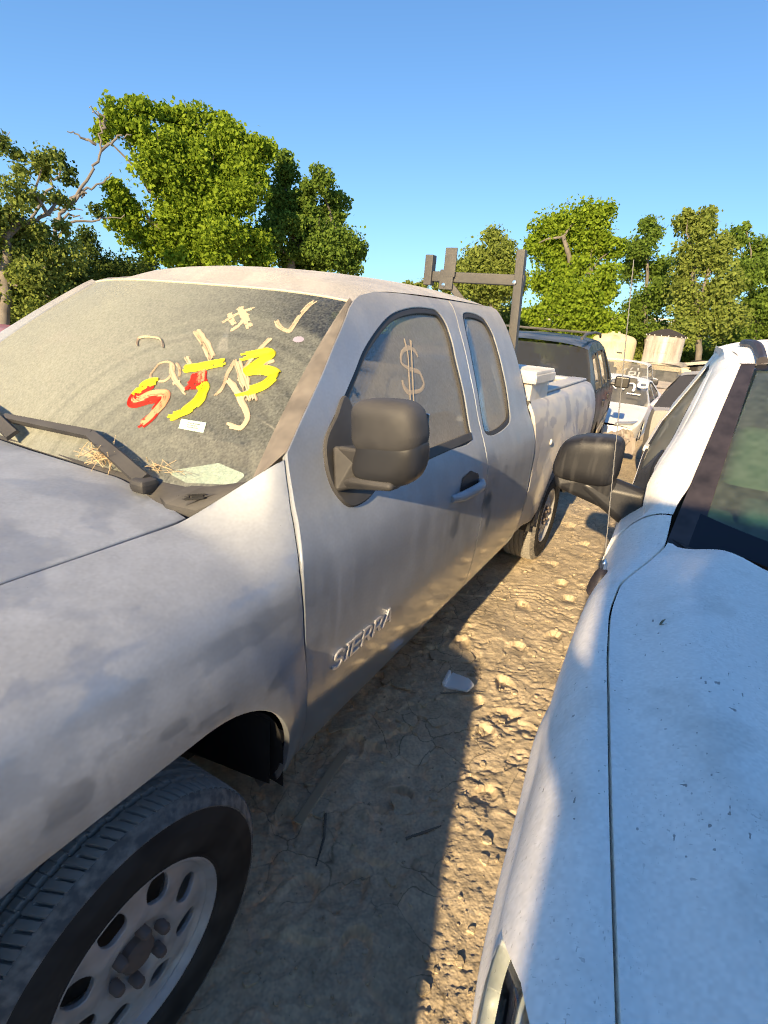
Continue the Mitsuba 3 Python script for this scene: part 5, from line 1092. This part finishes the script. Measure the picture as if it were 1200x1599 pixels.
# red cars: beyond the tanks on the right, and beside the silver pickup on the left
def rd_x(ex, on_side, side, hp_, Lg):
    for sg in (1, -1): ex('tail_light', hullpts([(sg*.60, 4.49, .86, .06), (sg*.82, 4.36, .86, .06)], sub=1), 'red_lens')
    ex('licence_plate', move(rbox(.30, .012, .15, .004), t=(0, 4.59, .72)), 'mark_white')
vehicle('sedan', (2.15, 25.2), math.pi-math.radians(12), 'red sedan far back beside the water tank stand, seen from behind', 'car', 1.76, SED, .92,
    [[(1.66, .95), (2.10, 1.25), (2.52, 1.28), (2.52, .955)], [(2.62, .955), (2.62, 1.28), (3.0, 1.26), (3.42, 1.06), (3.42, .96)]], (.92, 3.55), dict(body='paint_red', glass='far_glass'), R=.32, extras=rd_x, sill=.20)
vehicle('sedan', (-4.25, -.6), math.radians(3), 'red car at the left edge, its roof showing past the silver pickup windshield', 'car', 1.76, SED, .92,
    [[(1.66, .95), (2.10, 1.25), (2.52, 1.28), (2.52, .955)], [(2.62, .955), (2.62, 1.28), (3.0, 1.26), (3.42, 1.06), (3.42, .96)]], (.92, 3.55), dict(body='paint_red', glass='far_glass'), R=.32, extras=rd_x, sill=.20, z0=0.0)
# torn bumper lying in front of the SUV
rgb_ = np.random.default_rng(2)
def crumple(seed):
    rg = np.random.default_rng(seed); f = lambda P: np.stack([P[:, 0]*.5, P[:, 1]*.30+.05*np.sin(P[:, 0]*5), .16*np.sin(P[:, 1]*2.2+1)+.10*np.sin(P[:, 0]*3+P[:, 1]*4)], 1)
    m = grid(f, np.linspace(-1, 1, 14), np.linspace(-1, 1, 9)); v = np.array(m.vertices)+rg.normal(size=m.vertices.shape)*.016; return TM(v, m.faces)
obj('torn_bumper', move(cat_(crumple(1), move(crumple(4), rz=.9, s=(.8, .8, .8), t=(.25, .1, .12))), rz=.4, s=(.52, .6, .55), t=(-.16, 8.5, .16)), 'paint_mauve', smooth=25, label='torn grey bumper skin lying crumpled beside the dark SUV nose', cat='car part')

# ---------------- tanks, shed, fence ----------------
TK = 'water_tank'
tag(TK, 'cream plastic tank with a shallow domed end, left of the two tanks', 'tank')
zt = float(slope(25))
def tank_shell():
    # upright slab-sided tank with rounded shoulders: octagonal plan
    a = (np.arange(16)+.5)/16*2*np.pi; R_ = .86
    pr = [(1.0, 0.0), (1.0, 1.25), (.985, 1.37), (.93, 1.46), (.80, 1.54), (.45, 1.62), (.12, 1.66), (.001, 1.665)]
    V = []; 
    for r, z in pr: V.append(np.c_[R_*r*np.cos(a), .80*R_*r*np.sin(a), np.full(16, z)])
    V = np.vstack(V); F = []
    for i in range(len(pr)-1):
        for j in range(16): q, w = i*16+j, i*16+(j+1) % 16; F += [[q, w, w+16], [q, w+16, q+16]]
    return TM(V, F)
obj('shell', move(tank_shell(), t=(-2.74, 25.0, .06), s=(1.04, 1, 1)), 'tank_cream', TK, smooth=30)
obj('hatch', move(lathe([(.001, .05), (.16, .05), (.18, .03), (.18, -.03)], 20), t=(-2.74, 25.0, 1.72)), 'tank_cream', TK)
for z in (.72, .98): obj('fitting', move(rbox(.22, .05, .03, .01), t=(-2.36, 24.33, z)), 'dark_metal', TK)
obj('skid', cat_(move(rbox(1.7, .12, .14, .02), t=(-2.74, 24.6, -.03)), move(rbox(1.7, .12, .14, .02), t=(-2.74, 25.4, -.03)), *[move(rbox(.12, .12, .75, .01), t=(x, y, -.42)) for x in (-3.4, -2.1) for y in (24.6, 25.4)]), 'dark_metal', TK)
TK2 = 'water_tank_001'
tag(TK2, 'grey-cream steel tank with a dark conical lid on a stand, right of the two tanks', 'tank')
tx, ty = -.74, 23.5
obj('shell', move(lathe([(.001, 0), (.66, 0), (.665, .02), (.665, .42), (.672, .43), (.665, .44), (.665, .80), (.672, .81), (.665, .82), (.665, 1.02), (.68, 1.03), (.68, 1.06)], 40), t=(tx, ty, .72)), 'tank_steel', TK2, smooth=30)
obj('lid', move(lathe([(.70, -.02), (.71, .02), (.40, .15), (.10, .24), (.001, .25)], 40), t=(tx, ty, 1.76)), 'tank_lid', TK2, smooth=30)
for q in range(18): 
    a_ = q/18*2*math.pi; 
obj('lid_bolts', cat_(*[move(rbox(.03, .03, .05, .008), rz=q/18*2*math.pi, t=(tx+.70*math.cos(q/18*2*math.pi), ty+.70*math.sin(q/18*2*math.pi), 1.75)) for q in range(18)]), 'mark_white', TK2, kind='stuff')
obj('platform', cat_(move(rbox(1.75, 1.6, .07, .01), t=(tx+.16, ty, .66)), move(rbox(1.9, .08, .12, .01), t=(tx+.18, ty-.75, .60))), 'tank_cream', TK2)
for x in (tx-.55, tx+.62):
    for y in (ty-.6, ty+.6): obj('leg', move(rbox(.13, .13, 1.36, .015), t=(x, y, -.06)), 'dark_metal', TK2)
obj('cross_brace', cat_(bar((tx-.55, ty-.62, -.6), (tx+.62, ty-.62, .45), .05, .03), bar((tx-.55, ty-.64, .45), (tx+.62, ty-.64, -.6), .05, .03)), 'dark_metal', TK2)
scene['tank_cream'] = prin(mikit.proc(lambda p, n, uv: mix(mi.Color3f(.66, .56, .36), mi.Color3f(.50, .38, .22), smoothstep(.45, .8, fbm(p.x*3, p.y*3, p.z*1.2, 4)))), .55)
scene['tank_steel'] = prin(mikit.proc(lambda p, n, uv: mix(mi.Color3f(.58, .53, .44), mi.Color3f(.36, .31, .25), smoothstep(.4, .75, fbm(p.x*7, p.y*7, p.z*.8, 4)))), .5, .1)
scene['tank_lid'] = prin((.045, .038, .032), .8)
SH = 'shed'
tag(SH, 'dark low shed with a sloping pale-edged roof near the right trees', 'shed')
obj('wall', move(rbox(3.2, 2.4, 1.7, .02), rz=-.15, t=(2.0, 26.4, .05)), 'shed_wall', SH)
obj('roof', move(rbox(3.7, 2.8, .09, .02), ry=-.20, rz=-.15, t=(2.0, 26.4, 1.12)), 'shed_roof', SH)
obj('fascia', move(rbox(3.7, .04, .12, .01), ry=-.20, rz=-.15, t=(1.79, 24.99, 1.10)), 'shed_edge', SH)
scene['shed_wall'] = prin((.028, .024, .022), .9); scene['shed_roof'] = prin((.06, .05, .045), .9); scene['shed_edge'] = prin((.42, .40, .35), .8)
FN = 'pipe_fence'
tag(FN, 'pale rail fence on the rise behind the right-hand trees', 'fence')
for z in (1.95, 2.25, 2.6, 2.78): obj('rail', move(rbox(22, .10, .13, .02), rz=.03, t=(-6.0, 42.0, z)), 'shed_edge' if z < 2.7 else 'rail_pale', FN)
for x in np.arange(-16, 5, 2.5): obj('post', move(rbox(.14, .14, 4.4, .02), t=(x, 42.12+.03*x+.18, .72)), 'shed_edge', FN)
scene['rail_pale'] = prin((.62, .58, .50), .7)

# ---------------- trees ----------------
TREES = {
'T3':[(-14.08,10.65,5.9,0.6),(-13.91,11.24,6.23,0.5),(-13.65,12.64,6.2,0.78),(-12.81,13.05,5.83,0.83),(-13.37,11.23,5.13,0.85),(-12.89,12.6,4.79,1.0),(-13.68,11.86,4.17,0.95),(-12.03,12.87,4.66,0.82),(-14.38,11.67,3.13,0.81),(-12.32,12.37,3.42,0.91),(-12.04,13.41,3.3,0.69),(-14.49,10.94,3.69,0.6),(-12.21,13.34,5.74,0.61),(-13.51,12.35,2.96,0.91),(-12.0,13.91,5.9,0.42),(-14.96,10.68,5.68,0.28),(-14.45,10.67,4.28,0.4)],
'T4':[(-12.59,15.35,5.8,0.59),(-12.47,15.62,4.88,0.77),(-12.46,14.76,3.76,0.87),(-11.19,15.57,5.39,0.53),(-11.53,16.73,4.84,0.65),(-11.29,15.73,3.91,0.84),(-10.53,16.4,3.81,0.62),(-12.17,16.27,3.33,0.8),(-10.78,16.63,3.28,0.58),(-10.44,16.71,3.62,0.45),(-12.2,15.91,4.41,0.65),(-10.73,15.78,3.44,0.67)],
'T1':[(-13.59,7.22,2.67,0.62),(-13.12,7.2,1.88,0.64),(-13.0,7.03,3.52,0.43),(-13.25,7.62,2.87,0.48),(-13.12,8.08,3.58,0.33),(-12.8,7.69,4.26,0.35),(-13.5,7.2,1.45,0.64),(-13.25,7.04,4.42,0.33),(-13.09,8.06,2.38,0.49),(-13.18,7.93,1.51,0.56),(-13.28,6.48,3.06,0.64),(-14.17,6.56,1.78,0.73)],
'T2':[(-14.47,9.48,2.83,0.52),(-14.19,9.76,3.64,0.24),(-14.57,9.36,4.46,0.3),(-14.49,9.08,4.74,0.23),(-14.39,9.93,2.25,0.68),(-14.06,10.59,2.24,0.62),(-14.03,8.93,2.0,0.63)],
'BU':[(-18.01,10.03,0.78,0.69),(-16.9,10.69,1.53,0.62),(-16.36,11.69,1.97,0.64),(-17.56,8.66,0.71,0.79),(-15.96,12.62,2.46,0.51),(-18.07,8.04,0.56,0.87),(-14.79,14.31,2.67,0.58),(-13.25,14.86,2.78,0.59),(-12.3,16.1,2.83,0.55)],
'R1':[(-10.07,27.33,4.72,0.97),(-9.58,27.89,5.65,0.7),(-9.9,26.92,3.52,1.05),(-8.78,27.4,4.7,0.9),(-11.08,27.51,4.12,0.72),(-9.49,28.36,2.99,1.12),(-11.8,26.89,3.53,0.53),(-12.71,26.75,3.2,0.4),(-13.12,25.96,3.15,0.3),(-11.19,27.64,3.22,0.73),(-8.33,27.56,3.64,0.85)],
'R2':[(-6.59,26.45,5.86,0.95),(-5.44,26.09,6.05,1.0),(-4.42,26.22,6.07,0.77),(-6.21,26.69,4.73,1.08),(-4.8,26.63,4.76,1.12),(-6.33,26.1,3.34,0.81),(-4.64,24.97,3.09,1.15),(-3.83,25.94,3.71,0.84),(-4.7,24.96,2.06,1.23),(-3.62,25.52,2.16,1.09),(-6.2,25.26,2.23,0.65),(-7.12,25.77,4.99,0.51),(-3.52,25.89,5.07,0.44)],
'R3':[(-3.43,31.91,5.85,0.93),(-3.05,32.33,6.64,0.72),(-3.79,32.9,4.91,0.94),(-2.69,33.3,4.98,0.99),(-2.81,32.82,3.39,1.08),(-1.73,31.85,3.64,1.07),(-3.18,32.41,2.39,0.96),(-2.05,32.83,2.11,0.95),(-3.36,31.89,6.85,0.46)],
'R4':[(-1.4,28.7,6.3,0.62),(-0.66,28.35,6.29,0.66),(-0.75,28.69,5.15,0.96),(0.17,28.83,5.39,0.83),(-0.8,28.84,3.82,0.98),(0.44,28.6,3.86,1.01),(0.03,28.66,2.52,1.04),(-0.56,28.03,1.87,0.83),(1.24,28.54,2.61,0.9),(-1.35,28.23,6.63,0.33),(-0.58,28.51,6.73,0.33)],
'R5':[(0.64,31.6,6.23,0.66),(1.44,31.97,5.75,0.78),(2.16,31.35,4.82,0.83),(1.48,30.56,4.32,1.03),(2.49,31.57,3.3,1.09),(1.68,30.95,2.15,1.0),(2.9,31.99,1.68,1.04),(3.0,31.24,4.71,1.06),(3.39,31.16,2.85,1.19),(4.28,32.43,4.06,1.3),(0.9,31.49,6.66,0.3)],
'R6':[(-8.55,33.03,1.66,0.85),(-7.12,33.37,1.6,0.92),(-4.04,34.19,1.52,0.82),(-2.59,33.74,1.31,0.81),(-0.99,34.59,1.12,0.79),(0.62,35.33,0.93,0.92),(2.13,34.66,0.94,1.03),(-10.27,33.22,2.25,0.85),(3.58,35.46,1.07,1.14)],
't3':[[(-13.26,12.39,2.44),(-13.3,12.35,2.88),(-13.39,12.26,3.39),(-13.55,12.07,4.04)],[(-13.3,12.35,2.97),(-13.07,12.59,3.53),(-12.87,12.81,4.33)],[(-13.39,12.25,3.36),(-13.72,11.87,3.84),(-14.09,11.43,4.42)],[(-13.36,12.29,3.14),(-13.9,11.65,3.47),(-14.24,11.23,3.9)]],
't1':[[(-13.57,6.69,0.58),(-13.49,6.86,1.7),(-13.4,7.03,2.65),(-13.31,7.2,3.06)],[(-13.4,7.03,2.65),(-13.42,7.0,3.15),(-13.53,6.79,3.48)],[(-13.32,7.19,2.99),(-13.17,7.46,3.04),(-13.0,7.74,3.21)]],
't2':[[(-14.9,8.45,0.81),(-14.79,8.65,1.79),(-14.68,8.84,2.89),(-14.56,9.02,3.52),(-14.35,9.36,3.94)],[(-14.56,9.02,3.52),(-14.26,9.49,4.04),(-14.0,9.88,4.33),(-13.85,10.08,4.59)],[(-14.43,9.23,3.85),(-14.28,9.47,4.04),(-14.27,9.49,3.98),(-14.27,9.47,4.12)],[(-14.35,9.36,3.94),(-14.11,9.71,4.52),(-13.98,9.91,5.06),(-13.94,9.97,5.56),(-14.0,9.88,5.88),(-14.08,9.76,5.95)],[(-13.98,9.91,5.06),(-13.73,10.26,5.42),(-13.54,10.51,5.54)],[(-14.83,8.58,3.29),(-14.64,8.9,3.57),(-14.29,9.46,3.62)],[(-14.94,8.38,3.12),(-14.69,8.82,3.92),(-14.56,9.03,4.31),(-14.46,9.19,4.7)],[(-14.04,9.82,5.18),(-14.2,9.59,5.27),(-14.38,9.3,5.34)],[(-13.94,9.97,5.56),(-13.88,10.05,5.79),(-14.0,9.88,5.92)],[(-14.65,8.88,3.27),(-14.45,9.2,3.47),(-14.29,9.44,3.44)],[(-14.68,8.82,2.74),(-14.46,9.19,3.32),(-14.04,9.82,3.5),(-13.72,10.27,3.65)]],
't4':[[(-12.2,15.45,2.67),(-12.21,15.44,3.47),(-12.14,15.5,4.44)],[(-12.21,15.44,3.37),(-11.63,15.9,3.93),(-11.13,16.27,4.37)]],
'r1':[[(-9.06,27.91,1.2),(-9.37,27.8,3.02),(-9.81,27.64,4.47)]],
'r2':[[(-4.29,26.08,0.9),(-4.62,26.02,2.63),(-5.17,25.9,4.16),(-5.78,25.75,5.39)],[(-4.67,26.01,2.89),(-4.48,26.05,3.94),(-4.54,26.03,4.95)]],
'r3':[[(-1.98,32.44,0.55),(-2.67,32.38,3.37),(-3.03,32.34,5.47)]],
'r4':[[(0.68,28.56,0.1),(0.03,28.55,2.52),(-0.54,28.53,4.32),(-0.97,28.5,5.58)],[(-0.1,28.54,3.04),(-0.05,28.55,4.34),(-0.18,28.54,5.34)]],
'r5':[[(3.08,31.47,-0.07),(2.27,31.52,2.77),(1.53,31.55,4.95)]],
}
def leaves(cl, n_per, size, seed, droop=.3):
    rg = np.random.default_rng(seed); P = []; cl = list(cl)
    if len(cl) > 9 and len(cl) < 20:
        A_ = np.array(cl)
        for i in range(len(A_)):
            for j in range(i):
                d_ = np.linalg.norm(A_[i, :3]-A_[j, :3])
                if .6*(A_[i, 3]+A_[j, 3]) < d_ < 1.5*(A_[i, 3]+A_[j, 3]) and rg.random() < .42: cl.append(tuple((A_[i]*[1, 1, 1, .60]+A_[j]*[1, 1, 1, .60])/2+[*(rg.normal(size=3)*.12), 0]))

    for (x, y, z, r) in cl:
        sub = max(3, int(5+r*5)); n = int(n_per*r*r)
        cs = rg.normal(size=(sub, 3)); cs /= np.linalg.norm(cs, axis=1, keepdims=True); cs *= (rg.random((sub, 1))**.5)*r*.78
        k = rg.integers(0, sub, n); d = rg.normal(size=(n, 3)); d /= np.linalg.norm(d, axis=1, keepdims=True)
        rad = r*.56*rg.random((n, 1))**.45
        q = cs[k]+d*rad*[1, 1, .8]; m_ = rg.random(n) < .16; q[m_] = np.clip(rg.normal(size=(m_.sum(), 3))*.42, -.85, .85)*r; P.append(q+[x, y, z])
    P = np.vstack(P); n = len(P)
    s = size*rg.uniform(.45, 1.5, (n, 1))
    a = rg.normal(size=(n, 3)); a[:, 2] -= droop; a /= np.linalg.norm(a, axis=1, keepdims=True)
    b = rg.normal(size=(n, 3)); b -= a*(a*b).sum(1, keepdims=True); b /= np.linalg.norm(b, axis=1, keepdims=True); c = np.cross(a, b)
    V = np.stack([P-a*s*.5, P+b*s*.34+c*s*.05, P+a*s*.5, P-b*s*.34+c*s*.05], 1).reshape(-1, 3); i = np.arange(n)*4
    return TM(V, np.vstack([np.stack([i, i+1, i+2], 1), np.stack([i, i+2, i+3], 1)]))
def branches(lines, cl, r0, seed, twigs=True):
    rg = np.random.default_rng(seed); ms = []
    for k, L_ in enumerate(lines):
        P = np.array(L_, float); t = np.linspace(0, 1, len(P)*4); Q = np.stack([np.interp(t, np.linspace(0, 1, len(P)), P[:, i]) for i in range(3)], 1)
        Q[1:-1] += rg.normal(size=Q[1:-1].shape)*.03
        ms.append(tube(Q, np.linspace(r0*(1 if k == 0 else .55), r0*(.5 if k == 0 else .15), len(Q)), 8))
    if twigs:
        tops = np.array(lines[0][-1]); mid = np.array(lines[0][len(lines[0])//2])
        for (x, y, z, r) in cl:
            c = np.array([x, y, z]); allp = np.vstack([np.array(L_) for L_ in lines]); s = allp[np.argmin(np.linalg.norm(allp-c+[0, 0, .6], axis=1))]
            m = (s+c)/2+rg.normal(size=3)*.12-[0, 0, .1]; ms.append(tube([s, (s+m)/2, m, c], [r0*.30, r0*.25, r0*.18, r0*.07], 6))
            for _ in range(3):
                d = rg.normal(size=3); d[2] = abs(d[2]); d /= np.linalg.norm(d); ms.append(tube([c, c+d*r*.5, c+d*r*.9+rg.normal(size=3)*.05], [r0*.08, r0*.05, .006], 5))
    return cat_(*ms)
def tree(name, cl, lines, r0, mat, label, n_per, size, seed, category='tree', group=None, bark='bark', twigs=True, to_ground=True):
    k = numbered(name); tag(k, label, category, group)
    if to_ground and lines:
        lines = [list(l) for l in lines]; b = lines[0][0]; g = float(slope(b[1]))-.1
        if b[2] > g+.2: lines[0] = [(b[0]+.05, b[1]+.02, g)]+lines[0]
    if lines: obj('trunk', branches(lines, cl, r0, seed, twigs), bark, k, smooth=50)
    if isinstance(mat, str): mat = [(mat, cl)]
    for m_, c_ in mat: obj('crown', leaves(c_, n_per*3.0, size*.72, seed+7), m_, k, smooth=False)
    return k
TD = TREES
tree('tree', TD['T3'], TD['t3'], .20, 'leaf_bright', 'tallest bright green tree behind the cab roof of the silver pickup', 2300, .155, 1)
tree('tree', TD['T4'], TD['t4'], .20, 'leaf_mid', 'dark green tree with a jagged right side, just right of the tall bright tree', 2300, .15, 2)
tree('tree', TD['T1'], TD['t1'], .15, 'leaf_olive', 'tree at the left edge with a forked trunk and thin pale top', 1700, .12, 3)
tree('dead_tree', TD['T2'], TD['t2'], .075, 'leaf_dark', 'half dead tree with bare grey limbs reaching toward the tall bright tree', 1700, .12, 4, bark='grey_bark', twigs=False)
for i, c_ in enumerate(TD['BU']):
    lab = ['dark bush low at the left, behind the windshield of the silver pickup', 'dark bush under the dead tree', 'dark bush left of the tall bright tree trunk', 'lowest dark bush at the left edge of the picture', 'bush just left of the tall tree trunk, above the roof', None, 'bush right of the tall tree trunk, above the cab roof', 'bush under the dark green tree, above the cab roof', 'bush at the foot of the dark green tree'][i]
    if i == 5: continue
    x, y, z, r = c_; g = float(slope(y))
    cl = [c_]+[(x+q*.5*r, y+.2*q, z-.75*r-.4*abs(q), r*.95) for q in (-1, 1)]+[(x, y, max(z-1.6*r, g+.4), r)]
    tree('bush', cl, [[(x, y, g-.1), (x+.05, y, z-.3)]], .06, 'leaf_dark', lab, 1500, .13, 20+i, 'bush', to_ground=False)
tree('tree', TD['R1'], TD['r1'], .13, 'leaf_olive', 'slender tree seen behind the ladder rack', 900, .20, 31)
tree('tree', TD['R2'], TD['r2'], .18, 'leaf_bright', 'large yellow-green tree standing behind the dark SUV', 950, .20, 32)
tree('tree', TD['R3'], TD['r3'], .13, 'leaf_mid', 'thin green tree between the large yellow-green tree and the tank with the lid', 800, .20, 33)
tree('tree', TD['R4'], TD['r4'], .16, 'leaf_olive', 'tall olive tree behind the tank with the dark lid', 850, .20, 34)
tree('tree', TD['R5'], TD['r5'], .16, 'leaf_mid', 'tree at the right edge above the roof of the near white pickup', 850, .20, 35)
R6L = ['low bush right of the ladder rack post', 'low bush above the roof of the dark SUV', 'low bush behind the cream tank', 'low bush between the two tanks', 'low bush right of the tank with the lid', 'low bush beside the dark shed', 'low bush behind the shed roof', 'low bush just right of the cab of the silver pickup', 'low bush above the near white pickup roof']
for i, c_ in enumerate(TD['R6']):
    x, y, z, r = c_; g = float(slope(y)); cl = [c_]+[(x+q*.7*r, y+.2*q, z-.4*r, r*.9) for q in (-1, 1)]+[(x, y, max(z-1.3*r, g+.5), r)]
    tree('bush', cl, [[(x, y, g-.1), (x+.05, y, z-.3)]], .06, 'leaf_olive' if i % 2 else 'leaf_mid', R6L[i], 700, .19, 50+i, 'bush', to_ground=False)
rgt = np.random.default_rng(77); fl = []
for k in range(110):
    t = k/110; x = -60+95*t; y = 62+rgt.normal()*3-.25*abs(x+10)*.3; fl.append((x, y, float(slope(60))+1.0+rgt.random()*1.6, 2.0+.6*rgt.random()))
obj('distant_woods', leaves(fl, 150, .45, 90), 'leaf_mid', smooth=False, label='far line of trees filling the gaps behind the yard', cat='woods', kind='stuff')
fl = [(-36+rgt.normal()*1.5, -6+34*k/40, .6+1.6*rgt.random(), 1.9+.5*rgt.random()) for k in range(40)]
obj('distant_woods', leaves(fl, 170, .35, 91), 'leaf_dark', smooth=False, label='dark line of far trees behind the trees at the left', cat='woods', kind='stuff')

# ---------------- outside the frame: the row parked opposite, whose vehicles shade the scene ----------------
vehicle('sport_utility_vehicle', (-.16, -6.46), 0.0, 'grey sport utility vehicle parked with its tail toward the nose of the silver pickup', 'SUV', 1.84, SUVS, 1.06,
    [[(1.62, 1.10), (2.12, 1.11), (2.12, 1.54), (1.86, 1.52)], [(2.22, 1.11), (3.10, 1.12), (3.12, 1.55), (2.22, 1.555)], [(3.24, 1.12), (4.08, 1.14), (3.92, 1.52), (3.24, 1.55)]], (.86, 3.50), dict(body='paint_grey', glass='dark_pane'), R=.36, roofw=.62, beltw=.92, z0=.05)
BT = 'box_truck'
tag(BT, 'white box truck parked nose to nose with the near white pickup', 'truck')
_bt = lambda m: move(move(m, t=(1.15, 0, 0)), rz=.09, t=(.885, -2.0, 0))     # left rear corner at the origin
obj('cargo_box', _bt(rbox(2.3, 4.2, 1.75, .04, t=(0, -2.1, 1.64))), 'paint_white', BT)
obj('door_hinge', _bt(rbox(.07, .05, .14, .01, t=(-1.165, -.25, 2.09))), 'dark_metal', BT)
obj('chassis', _bt(rbox(1.6, 5.6, .25, .03, t=(0, -2.9, .60))), 'black', BT); obj('cab', _bt(rbox(2.0, 1.5, 1.5, .15, 3, t=(0, -5.2, 1.25))), 'paint_white', BT)
for y in (-.9, -5.2):
    for sg in (1, -1):
        w_ = lathe([(.2, .10), (.36, .11), (.40, .07), (.40, -.07), (.36, -.11)], 32, 'x'); obj('wheel', _bt(move(TM(w_.vertices, w_.faces[:, ::-1]), t=(sg*.85, y, .40))), 'rubber', BT)
